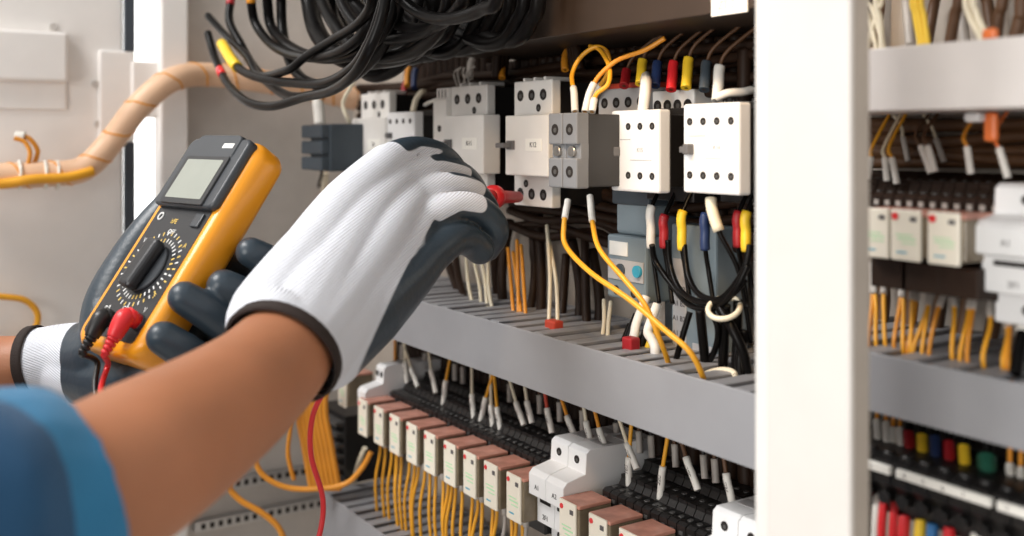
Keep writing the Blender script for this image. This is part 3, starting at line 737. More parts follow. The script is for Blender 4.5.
# top-left heavy cable loops : px coords, (scale 3.2 from 200,0)
S = 3.2
loops = [([(25,50),(80,110),(150,180),(190,240),(280,225),(340,180),(420,130),(520,60),(560,-60)], 1.06, .0042, 'loose end pointing up left, upper of the two'),
 ([(25,105),(50,190),(90,270),(150,325),(230,340),(330,312),(420,290),(490,240),(540,160),(580,60),(600,-60)], 1.03, .0044, 'lowest glossy loop with the red ring mark'),
 ([(105,-60),(98,0),(95,70),(130,140),(170,210),(230,275),(300,310),(400,290),(510,210),(560,80),(580,-60)], 1.08, .0048, 'strand falling behind the yellow tag'),
 ([(70,140),(120,215),(200,252),(300,265),(400,265),(490,215),(550,120),(590,0),(600,-60)], 1.05, .0046, 'loop carrying the yellow tag'),
 ([(160,-80),(163,0),(180,80),(240,150),(330,182),(430,172),(520,110),(570,0),(580,-60)], 1.08, .0050, 'second arc of the bundle from the left'),
 ([(212,-80),(215,0),(230,90),(290,150),(380,185),(500,170),(590,90),(630,-60)], 1.10, .0056, 'third arc of the bundle from the left'),
 ([(262,-80),(260,0),(265,100),(290,200),(340,260),(430,270),(520,220),(600,120),(650,-60)], 1.12, .0056, 'fourth arc reaching the lower loops'),
 ([(345,-80),(350,0),(370,90),(410,150),(470,190),(560,190),(680,160),(740,60),(760,-60)], 1.15, .0085, 'thickest strand in the middle of the bundle'),
 ([(380,-80),(390,0),(430,80),(500,160),(580,182),(680,165),(760,100),(800,0),(810,-80)], 1.14, .0055, 'large U shaped loop in the middle'),
 ([(440,-80),(450,0),(500,80),(580,122),(700,110),(770,60),(800,-60)], 1.12, .0045, 'medium U shaped loop inside the large one'),
 ([(530,-80),(540,0),(590,60),(680,92),(760,80),(830,20),(850,-60)], 1.12, .0045, 'smaller U shaped loop inside'),
 ([(640,-60),(650,0),(720,50),(800,60),(900,30),(960,-40)], 1.10, .0045, 'shallow loop reaching farthest right'),
 ([(480,-60),(490,0),(540,60),(640,140),(740,130),(800,80),(840,-60)], 1.20, .0065, 'rear loop behind the U shaped ones'),
 ([(410,-60),(420,40),(450,110),(500,200),(560,240),(640,200),(700,80),(720,-60)], 1.20, .0070, 'rear strand dropping to the breakers'),
 ([(560,-60),(600,20),(650,110),(720,150),(790,60),(800,-60)], 1.22, .0080, 'rearmost thick loop')]
for i, (P, z, r, nm) in enumerate(loops):
    dd = .475-(1.24-z)*.55
    pts = [Wp(200+x/S, y/S, dd+.006*math.sin(k*1.3+i)) for k, (x, y) in enumerate(P)]
    r *= 1.02 if i < 7 else 1.15
    if P[0][1] < 0: pts = [pts[0]+V((0, .02, .28)), pts[0]+V((0, .01, .1))]+pts
    if P[-1][1] < 0: pts = pts+[pts[-1]+V((0, .01, .1)), pts[-1]+V((0, .02, .28))]
    sl = []
    np_ = len(pts)-1; o0 = 2 if P[0][1] < 0 else 0
    if i == 1: sl = [(1.35/np_, 1.6/np_, r+.0005, 'red')]
    if i == 3: sl = [(.0, .95/np_, r+.0016, 'yellow')]
    if i == 2: sl = [((o0+.3)/np_, (o0+1.3)/np_, r+.0004, 'dred')]
    if i == 4: sl = [((o0+.7)/np_, (o0+1.15)/np_, r+.0004, 'yelo')]
    wire(pts, r, 'blackcab', 'black cable of the hanging bundle, '+nm, 'black cable bundle at top left', sl, cat='cable', name='cable', seg=12)
for i in range(8):
    x0 = 352+i*14; P = [(x0-30, -40), (x0-18, 5), (x0+5+i*3, 45-i*2), (x0+45+i*2, 62-i*3), (x0+80, 30-i), (x0+92, -40)]
    pts = [Wp(x, y, .468+.003*(i%3)) for x, y in P]; pts = [pts[0]+V((0, .01, .27))]+pts+[pts[-1]+V((0, .01, .27))]
    wire(pts, .0066, 'blackcab', 'black cable loop in the dark rear of the hanging bundle, %s' % nth(i, 8), 'rear loops of the hanging bundle', cat='cable', name='cable')
for i in range(3):
    P = [(496+i*3, 78), (500+i*4, 42), (516, 20+i*5), (536, 12+i*5), (558, 20+i*5), (574-i*2, 40), (580-i*3, 70)]
    wire([Wp(x, y, .565+.005*i) for x, y in P], .0050, 'browncab', 'dark arch of cable above the probed breaker, %s' % ['outer', 'middle', 'inner'][i], 'arched cables above the breaker', cat='cable', name='cable')
# spiral conduit on the left
P = [side_pt(-60, 176), side_pt(0, 175), side_pt(45, 173), side_pt(78, 168), side_pt(105, 142), side_pt(128, 108), side_pt(160, 82), side_pt(200, 76), side_pt(250, 82), side_pt(300, 90), side_pt(345, 100)]
P = [p+V((.035+(.02 if 4 < i < 7 else 0), 0, 0)) for i, p in enumerate(P)]
cd = MB().tube(P, .0155, 18).build('cable_conduit', M['beige'])
tag(cd, 'beige spiral wrapped conduit bending across the cabinet corner', 'conduit')
PP, _ = catmull(P, 1, 6)
L = [0]
for a, b in zip(PP, PP[1:]): L.append(L[-1]+(b-a).length)
hx = []; n = 900; tot_l = L[-1]; j = 0
bands = MB(); cur = []
for k in range(n):
    s = tot_l*k/(n-1)
    while j < len(L)-2 and L[j+1] < s: j += 1
    t = (s-L[j])/(L[j+1]-L[j]); p = PP[j].lerp(PP[j+1], t); tg = (PP[j+1]-PP[j]).normalized()
    u = tg.cross(V((1, 0, .2))).normalized(); w = tg.cross(u); an = 2*math.pi*s/.045
    hx.append(p+(u*math.cos(an)+w*math.sin(an))*.0151)
bands.tube(hx, .0013, 6, smooth=False)
bands.build('spiral_band', M['yelo'], cd)
for k, px in enumerate((15, 40, 52)):
    p = side_pt(px, 174)+V((.035, 0, 0)); MB().ring(p, (0, 1, 0), .0160, .002, 20).build('strap', M['tie'], cd)
wire([side_pt(-40,185)+V((.05,0,0)), side_pt(0,182)+V((.052,0,0)), side_pt(25,178)+V((.056,0,0)), side_pt(60,176)+V((.054,0,0)), side_pt(85,170)+V((.05,0,0))], .006, 'yel', 'yellow cable strapped along the beige conduit at the left edge', cat='cable', name='cable')
wire([side_pt(12,136)+V((.03,0,0)), side_pt(24,138)+V((.035,0,0)), side_pt(33,150)+V((.035,0,0)), side_pt(30,162)+V((.035,0,0))], .0028, 'yelo', 'small amber wire hook above the conduit at left', None, [(0, .25, .006, 'tie')])
wire([side_pt(10,138)+V((.036,0,0)), side_pt(20,142)+V((.038,0,0)), side_pt(25,152)+V((.04,0,0)), side_pt(23,164)+V((.04,0,0))], .0026, 'yelo', 'second amber wire hook inside the first, above the conduit')
wire([side_pt(-40,290)+V((.02,0,0)), side_pt(-5,294)+V((.02,0,0)), side_pt(22,298)+V((.02,0,0)), side_pt(35,312)+V((.02,0,0)), side_pt(30,330)+V((.02,0,0)), side_pt(10,344)+V((.02,0,0)), side_pt(-20,350)+V((.02,0,0))], .0038, 'yel', 'yellow wire loop at the left edge above the near wrist', None)
# yellow cables bottom
wire([Hp(252,452,1.2), Hp(262,474,1.2), Hp(285,487,1.2), Hp(315,489,1.2), Hp(345,484,1.2), Hp(362,468,1.2), Hp(371,452,1.2)], .0032, 'yelo', 'amber cable sagging in a wide arc at lower centre', cat='cable', name='cable')
wire([Hp(236,462,1.22), Hp(229,485,1.22), Hp(240,500,1.22), Hp(262,513,1.22), Hp(280,530,1.22), Hp(290,560,1.22)], .0036, 'yelo', 'amber cable curling down to the bottom edge left of the red lead', cat='cable', name='cable')
wire([Hp(292,400,1.24), Hp(290,430,1.24), Hp(288,455,1.24), Hp(294,480,1.24)], .0028, 'yelo', 'thin amber cable hanging behind the forearm', cat='cable', name='cable')
for i in range(7):
    x = 296+i*4.5
    wire([Hp(x+4, 375, 1.25), Hp(x+2, 410, 1.25), Hp(x+8, 445, 1.25), Hp(x+16, 490, 1.25)], .0042, 'yelo', 'amber strand of the blurred bundle behind the red lead, %s' % nth(i, 7), 'amber bundle behind the red lead', cat='cable', name='cable')
wire([Wp(365,448,.53), Wp(358,465,.53), Wp(352,490,.55)], .003, 'cwire', 'pale wire under the leftmost relay')
# ------------------------------------------------------------------ right bay
PR = .0078
proto2 = None; x = XR0+.002; LABR = 'small black terminal block in the row above the relays right of the post'
def terminal_small():
    r = empty('terminal_block', (0, 0, 0), LABR, 'terminal block')
    prof = [(dy(.53), -.006), (dy(.53), .003), (dy(.533), .005), (dy(.553), .005), (dy(.556), .009), (dy(.556), .012), (dy(.59), .012), (dy(.606), .016), (dy(.606), -.006)]
    MB().prism(prof, .0003, PR-.0005).build('body', M['browncab'], r)
    for (yy, zz) in ((dy(.543), .005), (dy(.572), .012)):
        MB().cyl((PR/2, yy, zz-.0005), (PR/2, yy, zz+.0007), .0019, seg=8).build('screw', M['dkgrey'], r)
    MB().box(PR*.3, PR*.7, dy(.5293), dy(.5305), -.002, .001).build('wire_entry', M['gferr'], r)
    return r
while x < Xat(972, .53)+.02:
    if proto2 is None: proto2 = terminal_small(); o = proto2; o.location = (x, 0, EYE.z-.037)
    else: o = dup(proto2, (x, 0, EYE.z-.037))
    o['group'] = 'black terminal blocks in the right bay'
    x += PR
def relay_small():
    r = relay('x', w=.0245, h=.0285, dpt=.029); return r
rs = relay_small()
for i, px in enumerate([874, 905, 943]):
    loc = (Xat(px, .5), 0, EYE.z-.0675)
    o = rs if i == 0 else dup(rs, loc)
    o.location = loc; o['label'] = 'cream relay right of the white post, %s' % ['half hidden by the post', 'middle of three', 'nearest the white breaker'][i]; o['group'] = 'relays in the right bay'
for i, px in enumerate([874, 905, 943]):
    xx = Xat(px, .5)
    tag(MB().box(xx-.012, xx+.013, dy(.529), dy(.606), EYE.z-.088, EYE.z-.0435, .001).box(xx-.012, xx+.013, dy(.512), dy(.53), EYE.z-.086, EYE.z-.069, .001).build('relay_socket', M['browncab']), 'dark socket below the %s relay of the right bay' % ORD[i], 'relay socket', 'dark sockets in the right bay')
# wires above terminals, right bay
rt = [(868,179,871,157,'yel'),(887,181,885,158,'cwire'),(897,184,892,158,'yel'),(908,161,903,137,'cwire'),(931,173,921,146,'tancab'),(935,172,928,146,'tancab'),(944,162,936,139,'cwire'),(971,174,967,147,'yelo'),(1008,178,999,148,'orange')]
for i, (tx, ty, sx, sy, mm) in enumerate(rt):
    back = mm == 'cwire' and i > 1
    d = .585 if back else .55
    a = Wp(tx, ty, d); b = Wp(sx, sy, d); c = b+(b-a)*.5+V((-.003, .004, 0)); e = V((c.x-.004, dy(.58), EYE.z+.022))
    c.z = min(c.z, EYE.z+.012)
    wire([a, a.lerp(b, .5), b, c, e], .0011, mm, 'wire with white marker above the right bay terminals, %s' % nth(i, len(rt)), 'marked wires in the right bay', [(0, .5, .0021 if mm != 'cwire' or i == 1 else .0019, 'gferr' if back else 'ferr')])
p = Wp(991, 125, .545); tag(MB().box(p.x-.004, p.x+.004, p.y-.002, p.y+.003, EYE.z-.001, EYE.z+.0155, .002).build('marker_clip', M['orange']), 'orange clip hanging below the top right duct', 'clip')
p = Wp(990, 43, .51); tag(MB().box(p.x-.004, p.x+.004, p.y-.002, p.y+.003, EYE.z+.052, EYE.z+.059, .002).build('marker_clip', M['orange']), 'orange clip standing on the top right duct', 'clip')
p = Wp(975, 118, .54); tag(MB().box(p.x-.005, p.x+.005, p.y-.004, p.y+.004, EYE.z+.010, EYE.z+.0155, .002).build('marker_clip', M['white']), 'small white clip left of the hanging orange clip', 'clip')
# wires over the top right duct
tr = [([(864,-20),(870,20),(876,48)],'cwire',.0015),([(866,-20),(873,10),(884,50)],'cwire',.0015),([(884,-20),(877,12),(868,48)],'cwire',.0015),([(876,-20),(880,20),(882,48)],'cwire',.002),
      ([(912,-20),(915,15),(920,46)],'ywr',.0016),([(916,-20),(919,15),(924,46)],'ywr',.0016),([(921,-20),(924,15),(928,46)],'ywr',.0016),
      ([(960,-20),(955,15),(950,46)],'tancab',.0034),([(1004,-20),(999,15),(996,44)],'tancab',.0034),([(966,-20),(969,14),(983,44)],'cwire',.0019),([(973,-20),(976,12),(987,40)],'cwire',.0019),([(1022,-10),(1020,20),(1014,46)],'tancab',.004)]
nn = {'cwire':'cream','ywr':'bright yellow','tancab':'brown'}
c1 = {}
tt = {}
for t in tr: tt[t[1]] = tt.get(t[1], 0)+1
for i, (P, mm, r) in enumerate(tr):
    c1[mm] = c1.get(mm, 0)+1
    pts = [Wp(x, y, .54 if mm != 'tancab' else .575) for x, y in P]; pts.append(pts[-1]+V((0, 0, -.02))); pts.insert(0, pts[0]+V((-.004, .01, .12)))
    wire(pts, r, mm, '%s wire entering the top right duct from above, %s' % (nn[mm], nth(c1[mm]-1, tt[mm])), 'wires above the top right duct')
for i in range(6):
    px = 880+i*27
    pts = [Wp(px, -200, .605), Wp(px+random.uniform(-6, 6), -30, .605), Wp(px, 5, .608), Wp(px+random.uniform(-8, 8), 46, .60)]
    wire(pts, .0035, 'gferr' if i % 2 else 'tancab', 'blurred thick cable against the plate above the top right duct, %s' % nth(i, 6), 'rear cables above the top right duct')
# yellow wires into the right duct
yr = [(873,264,869,345),(872,264,876,346),(884,265,885,345),(905,268,894,348),(901,268,903,350),(913,270,911,352),(918,270,908,354),(938,275,913,356),(932,275,922,358),(950,276,929,359),(953,278,952,357),(974,280,960,360),(979,280,967,360),(991,292,983,361),(1006,305,1003,366),(1010,305,1008,366)]
for i, (a, b, c, e) in enumerate(yr):
    p0 = Wp(a, b, .55); p1 = Wp(c, e-4, .525); m = p0.lerp(p1, .55)+RT*random.uniform(-.002, .003)
    wire([p0, p0.lerp(m, .5), m, p1, p1+V((0, .004, -.012))], .0013, 'yel' if i % 3 else 'yelo', 'yellow wire with grey marker dropping into the lower right duct, %s' % nth(i, len(yr)), 'yellow wires in the right bay', [(0, .38, .0021, 'gferr')])
wire([Wp(1024,325,.54), Wp(1019,350,.53), Wp(1015,374,.52)], .0032, 'blackcab', 'short black wire at the right edge entering the duct', None, [(0, .2, .0036, 'ferr')])
for i in range(5):
    px = 880+i*28
    pts = [Wp(px, 255, .605), Wp(px+4, 300, .606), Wp(px-3, 345, .60)]
    wire(pts, .0045, 'tancab', 'blurred dark cable behind the yellow wires at right, %s' % nth(i, 5), 'rear cables behind the right yellow wires')
for i in range(6):
    z = EYE.z+.012-i*.0055
    P = [V((XR0+k*.06, dy(.603)-random.uniform(0, .006), z+random.uniform(-.003, .003))) for k in range(7)]
    wire(P, .0042, 'tancab', 'dark brown cable lying across the plate in the right bay, %s from above' % ORD[i], 'brown cables across the right bay')
# marked terminals lower right
def big_terminal():
    r = empty('terminal_block', (0, 0, 0), 'x', 'terminal block')
    MB().prism([(dy(.505), -.010), (dy(.505), .003), (dy(.512), .0055), (dy(.545), .0055), (dy(.55), .008), (dy(.606), .008), (dy(.606), -.030), (dy(.515), -.030), (dy(.512), -.016)], .0004, .0118).build('body', M['black'], r)
    MB().cyl((.006, dy(.512), .003), (.006, dy(.512), .0075), .0034).build('clamp', M['black'], r)
    MB().cyl((.006, dy(.506), -.019), (.006, dy(.514), -.019), .0034).build('clamp', M['black'], r)
    return r
p3 = big_terminal(); x = XR0
for i in range(26):
    o = p3 if i == 0 else dup(p3, (0, 0, 0))
    o.location = (x, 0, EYE.z-.187); o['label'] = 'black terminal block behind the white numbered strip at lower right'; o['group'] = 'black terminals at lower right'
    x += .0122
xs0 = [(Xat(862, .5), Xat(888, .5)), (Xat(894, .5), Xat(989, .5)), (Xat(995, .5), Xat(1060, .5))]
for i, (a, b) in enumerate(xs0):
    r = MB().box(a, b, dy(.501), dy(.5045), EYE.z-.1905, EYE.z-.1855, .0006).build('marker_strip', M['label'])
    tag(r, 'white numbered strip on the black terminals, %s section' % ['left short', 'long middle', 'right'][i], 'marker strip')
    n = int((b-a)/.0122)
    for k in range(n): text(str(k+1+i*3), .0036, (a+.006+k*.0122, dy(.5008), EYE.z-.188), M['ink'], r)
sl = [(878,430,'ferr','white'),(887,432,'ferr','white'),(894,438,'ferr','white'),(901,438,'ferr','white'),(910,442,'dred','dark red'),(923,445,'yellow','yellow'),(936,447,'navy','navy'),(950,452,'dred','crimson'),(965,456,'yellow','golden'),(988,466,'green','green'),(1011,474,'ferr','white'),(1022,478,'ferr','white')]
for i, (px, py, mm, nm) in enumerate(sl):
    a = Wp(px, py+14, .53); b = Wp(px-1, py-10, .54)
    wf = mm == 'ferr'
    wire([a, a.lerp(b, .5), b, b+V((-.002, .004, .01)), b+V((-.003, .01, .02))], .0014 if wf else .003, 'yelo' if wf else 'blackcab', 'lead with %s sleeve into the numbered terminals, %s' % (nm, nth(i, 12)), 'sleeved leads at lower right', [(0, .5, .0024 if wf else (.0052 if mm == 'green' else .0033), mm)])
for i, (px, py, mm, nm) in enumerate([(876,498,'ferr','white'),(882,504,'red','red'),(893,508,'red','red'),(903,522,'red','thick red'),(919,526,'yellow','yellow'),(931,530,'blue','blue'),(948,534,'red','red'),(975,540,'ferr','white')]):
    a = Wp(px+2, py-6, .515); b = Wp(px, py+24, .51); c = b+V((-.001, 0, -.03))
    wire([a, b, c], .0033 if i > 2 else .0024, mm, '%s lead hanging below the numbered strip, %s' % (nm, nth(i, 8)), 'coloured leads below the numbered strip')
# label on the shade-brown top duct
p0 = Wp(712, 14, .4995); p1 = Wp(748, 0, .4995)
lt = tag(MB().box(p0.x, p1.x, dy(.4985), dy(.4998), p0.z-.002, p0.z+.011, .0003).build('duct_label', M['label']), 'small white label on the shade-brown top duct next to the post', 'label')
text('ZT 01', .008, (p0.x*.5+p1.x*.5, dy(.4983), p0.z+.0045), M['inkl'], lt)
# ------------------------------------------------------------------ multimeter
def camv(r, u, tv): return RT*r + UP*u - FW*tv      # r right, u up, tv toward the viewer
Wd = camv(.741, -.0066, .671).normalized()
Ld = camv(.391, .817, -.424); Ld = (Ld - Wd*Ld.dot(Wd)).normalized()
Nd = Wd.cross(Ld).normalized()
MC = Hp(168, 239, .7945)
MM = Matrix((Wd*1.03, Ld*.96, Nd*.85)).transposed().to_4x4(); MM.translation = MC
def ml(a, b, c): return MM @ V((a, b, c))
mt = empty('multimeter', ml(0, -.095, -.03), 'orange-yellow digital multimeter held in the near gloved hand', 'multimeter')
def lbox(x0, x1, y0, y1, z0, z1, bev=.001, seg=2): return MB().box(x0, x1, y0, y1, z0, z1, bev, seg, mtx=MM)
HW, HL = .047, .097
def rrect(w, l, r, n=8, cx=0, cy=0):
    out = []
    for (sx, sy, a0) in ((1, 1, 0), (-1, 1, 90), (-1, -1, 180), (1, -1, 270)):
        for k in range(n+1):
            a = math.radians(a0+90*k/n); out.append((cx+sx*(w-r)+r*math.cos(a), cy+sy*(l-r)+r*math.sin(a)))
    return out
def lprism(poly_layers, m, name, parent):
    """stack of (outline, z) loops -> rounded slab in meter space"""
    bm = bmesh.new(); loops_ = []
    for poly, z in poly_layers: loops_.append([bm.verts.new(MM @ V((x, y, z))) for x, y in poly])
    for a, b in zip(loops_, loops_[1:]):
        n = len(a)
        for i in range(n): f = bm.faces.new((a[i], a[(i+1) % n], b[(i+1) % n], b[i])); f.smooth = True
    bm.faces.new(loops_[0][::-1]); bm.faces.new(loops_[-1])
    s = MB(); s.bm.free(); s.bm = bm
    return s.build(name, m, parent)
def lay(w, l, r, off, z): return (rrect(w-off, l-off, max(r-off, .002)), z)
body = lprism([lay(HW, HL, .017, .007, -.036), lay(HW, HL, .017, .002, -.033), lay(HW, HL, .017, 0, -.028), lay(HW, HL, .017, 0, -.010),
               lay(HW, HL, .017, .0012, -.005), lay(HW, HL, .017, .004, -.0015), lay(HW, HL, .017, .0075, 0)], M['holster'], 'holster', mt)
fp = lprism([(rrect(.036, .058, .004, cy=-.0285), -.001), (rrect(.036, .058, .004, cy=-.0285), .0006)], M['meterbk'], 'face_panel', mt)
hd = lprism([(rrect(.041, .0325, .006, cy=.0600), -.002), (rrect(.041, .0325, .006, cy=.0600), .006), (rrect(.039, .0305, .005, cy=.0600), .0075)], M['meterdk'], 'display_housing', mt)
lprism([(rrect(.030, .012, .006, cy=.0835), .004), (rrect(.029, .011, .006, cy=.0835), .009)], M['meterdk'], 'top_cap', mt)
lprism([(rrect(.029, .0225, .002, cy=.051), .006), (rrect(.029, .0225, .002, cy=.051), .0095)], M['meterbk'], 'screen_frame', mt)
lprism([(rrect(.0245, .0185, .001, cy=.0515), .0093), (rrect(.0245, .0185, .001, cy=.0515), .0099)], M['lcd'], 'screen', mt)
def mtext(s, size, a, b, c, m, par): return text(s, size, ml(a, b, c), m, par, xdir=Wd, ydir=Ld)
lbox(.011, .025, .082, .0865, .0088, .0093, 0).build('printed_mark', M['inkw'], mt)
DCX, DCY = 0, -.027
m = MB(); m.cyl(ml(DCX, DCY, .0004), ml(DCX, DCY, .0035), .0200, .0190, 40); m.build('dial', M['meterdk'], mt)
k = MB(); k.box(-.0085, .0085, -.0215, .0215, .003, .0150, .0040, 3, mtx=MM @ Matrix.Translation((DCX, DCY, 0)) @ Matrix.Rotation(math.radians(-6), 4, 'Z')); k.build('knob', M['meterbk'], mt)
tick = MB(); tg = MB()
for q in range(36):
    a = math.radians(q*10+5); 
    for (R, tgt) in ((.0252, tick if (q//3) % 3 else tg), (.0315, tick if q % 2 else tg)):
        x = DCX+R*math.cos(a); y = DCY+R*math.sin(a)
        if abs(x) < .034: tgt.box(-.0017, .0017, -.0006, .0006, .0006, .0008, 0, mtx=MM @ Matrix.Translation((x, y, 0)) @ Matrix.Rotation(a, 4, 'Z'))
tick.build('scale_mark', M['inkw'], mt); tg.build('scale_mark', M['inky'], mt)
for (s, a, b, mm) in (('V~', -.027, -.004, 'inkw'), ('A', .028, -.004, 'inky'), ('F', .028, -.048, 'inky'), ('OFF', 0, .006, 'inkw'), ('mA', -.022, -.064, 'inkw'), ('10A', -.028, -.0805, 'inkw'), ('COM', .004, -.0625, 'inkw'), ('V', .027, -.0600, 'inkw'), ('hFE', -.005, .0155, 'inky')):
    mtext(s, .0058, a, b, .0008, M[mm], mt)
lbox(.021, .031, .012, .024, 0, .0030, .0008).build('power_button', M['meterdk'], mt)
MB().ring(ml(-.027, .019, .001), Nd, .003, .0007, 16).build('socket_ring', M['inkw'], mt)
for (a, b) in ((-.024, -.074), (.000, -.074), (.028, -.070)):
    m = MB(); m.cyl(ml(a, b, .0004), ml(a, b, .002), .0062, .0058, 20); m.build('jack', M['meterdk'], mt)
# test leads
def lead(a, b, col, label, path, extra=None):
    r = empty('test_lead', ml(a, b, .002), label, 'test lead')
    p = MB(); p.cyl(ml(a, b, .002), ml(a, b, .014), .0058, .0062, 16); p.tube([ml(a, b, .011), ml(a, b-.003, .0135), ml(a-.000, b-.011, .0135), ml(a-.000, b-.018, .0125)], [.0066, .0072, .0064, .0050], 16)
    p.build('plug', M[col], r)
    s = MB()
    for q in range(4): s.cyl(ml(a, b-.018-q*.0036, .0125-.0002*q), ml(a, b-.0206-q*.0036, .0125), .0045-q*.0004, .0042-q*.0004, 12)
    s.cyl(ml(a, b-.016, .0125), ml(a, b-.033, .0120), .0026, .0022, 10)
    s.build('strain_relief', M[col], r)
    MB().tube([ml(a, b-.032, .012)]+path, .0021, 10).build('cable', M[col], r)
    return r
lead(.000, -.074, 'black', 'black test lead plugged into the multimeter beside the red one', [Hp(97, 362, .765), Hp(95, 385, .75), Hp(98, 420, .73), Hp(110, 470, .72), Hp(120, 560, .74)])
# probe: points from fingers to the terminal
PT0 = V(Wp(521, 197, .536)); PT1 = Hp(488, 197, .905)
pd = (PT0-PT1).normalized()
cable = [Hp(108, 364, .76), Hp(103, 380, .75), Hp(101, 395, .73), Hp(106, 430, .71), Hp(130, 500, .70), Hp(170, 545, .72), Hp(240, 590, .76), Hp(300, 580, .80), Hp(318, 540, .80), Hp(323, 500, .80), Hp(311, 455, .79), Hp(313, 415, .78), Hp(330, 380, .77), Hp(352, 330, .80), Hp(390, 265, .855), Hp(430, 218, .86), PT1-pd*.03]
rl = lead(.028, -.070, 'red', 'red test lead from the multimeter to the probe in the far glove', cable)
q = MB()
q.tube([PT1-pd*.045, PT1-pd*.01, PT1+pd*.008], [.0050, .0066, .0066], 18, smooth=False)
q.tube([PT1+pd*.006, PT1+pd*.010, PT1+pd*.016, PT1+pd*.020], [.0066, .0105, .0105, .0068], 20, smooth=False)
LL = (PT0-PT1).length
q.tube([PT1+pd*.018, PT1+pd*.030, PT0-pd*.008], [.0066, .0060, .0052], 18, smooth=False)
pr = q.build('probe_handle', M['red'], rl)
MB().tube([PT0-pd*.010, PT0+pd*.003], .0012, 8, smooth=False).build('probe_tip', M['screw'], pr)
# ------------------------------------------------------------------ hands and arms
def blob(name, caps, m, parent, voxel=.0022, smooth_it=8, coat=None, cuts=(), warp=None, bev=0):
    """caps: list of polylines [(point, radius), ...] fused into one continuous surface; cuts: planes (point, normal) that open it"""
    s = MB()
    for poly in caps:
        pts = [p for p, r in poly]; rs = [r for p, r in poly]
        if len(pts) > 2: P, R = catmull(pts, rs, 5)
        else: P, R = pts, rs
        s.tube(P, R, 20, smooth=False)
        for (c, r) in ((P[0], R[0]), (P[-1], R[-1])):
            t = bmesh.new(); bmesh.ops.create_uvsphere(t, u_segments=20, v_segments=12, radius=r); bmesh.ops.translate(t, vec=c, verts=t.verts); s._add(t)
    me = bpy.data.meshes.new('tmp'); s.bm.to_mesh(me); s.bm.free()
    o = bpy.data.objects.new('tmp', me); C.objects.link(o)
    md = o.modifiers.new('r', 'REMESH'); md.mode = 'VOXEL'; md.voxel_size = voxel; md.adaptivity = 0
    sm = o.modifiers.new('s', 'SMOOTH'); sm.factor = .5; sm.iterations = smooth_it
    dg = bpy.context.evaluated_depsgraph_get()
    me2 = bpy.data.meshes.new_from_object(o.evaluated_get(dg))
    bpy.data.objects.remove(o); bpy.data.meshes.remove(me)
    me2.name = name
    for (cp_, cn) in cuts:
        bm = bmesh.new(); bm.from_mesh(me2)
        bmesh.ops.bisect_plane(bm, geom=bm.verts[:]+bm.edges[:]+bm.faces[:], plane_co=cp_, plane_no=cn, clear_outer=True)
        bm.to_mesh(me2); bm.free()
    if warp:
        for v in me2.vertices: v.co = warp(v.co, v.normal)
    off = wloc(parent) if parent is not None else V((0, 0, 0))
    if coat:
        A = me2.attributes.new('coat', 'FLOAT', 'POINT'); K = me2.attributes.new('knit', 'FLOAT', 'POINT')
        n = len(me2.vertices); co = np.empty(n*3); me2.vertices.foreach_get('co', co); co = co.reshape(-1, 3)
        c, kk = coat(co)
        ed = np.empty(len(me2.edges)*2, dtype=np.int32); me2.edges.foreach_get('vertices', ed); ed = ed.reshape(-1, 2)
        deg = np.bincount(ed.ravel(), minlength=n).astype(float)
        for it in range(14):        # even out the border of the dipped coating
            acc = np.bincount(ed[:, 0], weights=c[ed[:, 1]], minlength=n)+np.bincount(ed[:, 1], weights=c[ed[:, 0]], minlength=n)
            c = .4*c+.6*acc/np.maximum(deg, 1)
        A.data.foreach_set('value', c.astype(np.float32)); K.data.foreach_set('value', kk.astype(np.float32))
    me2.transform(Matrix.Translation(-off))
    me2.materials.clear(); me2.materials.append(m); me2.shade_smooth()
    o = bpy.data.objects.new(name, me2); C.objects.link(o)
    if parent is not None: o.parent = parent
    return o
def seg_near(P, caps):
    n = len(P); bd = np.full(n, 1e9); bc = np.zeros(n, int); bt = np.zeros(n); bq = np.zeros((n, 3))
    for ci, poly in enumerate(caps):
        for si in range(len(poly)-1):
            a = np.array(poly[si][0]); ra = poly[si][1]; b = np.array(poly[si+1][0]); rb = poly[si+1][1]; ab = b-a
            t = np.clip((P-a) @ ab/(ab @ ab), 0, 1); q = a+t[:, None]*ab
            d = np.linalg.norm(P-q, axis=1)-(ra+(rb-ra)*t); m = d < bd
            bd[m] = d[m]; bc[m] = ci; bt[m] = si+t[m]; bq[m] = q[m]
    return bc, bt, bq
person = empty('person', Hp(-330, 700, .62), 'person in a blue shirt and grey-palmed white gloves testing the breakers', 'person')
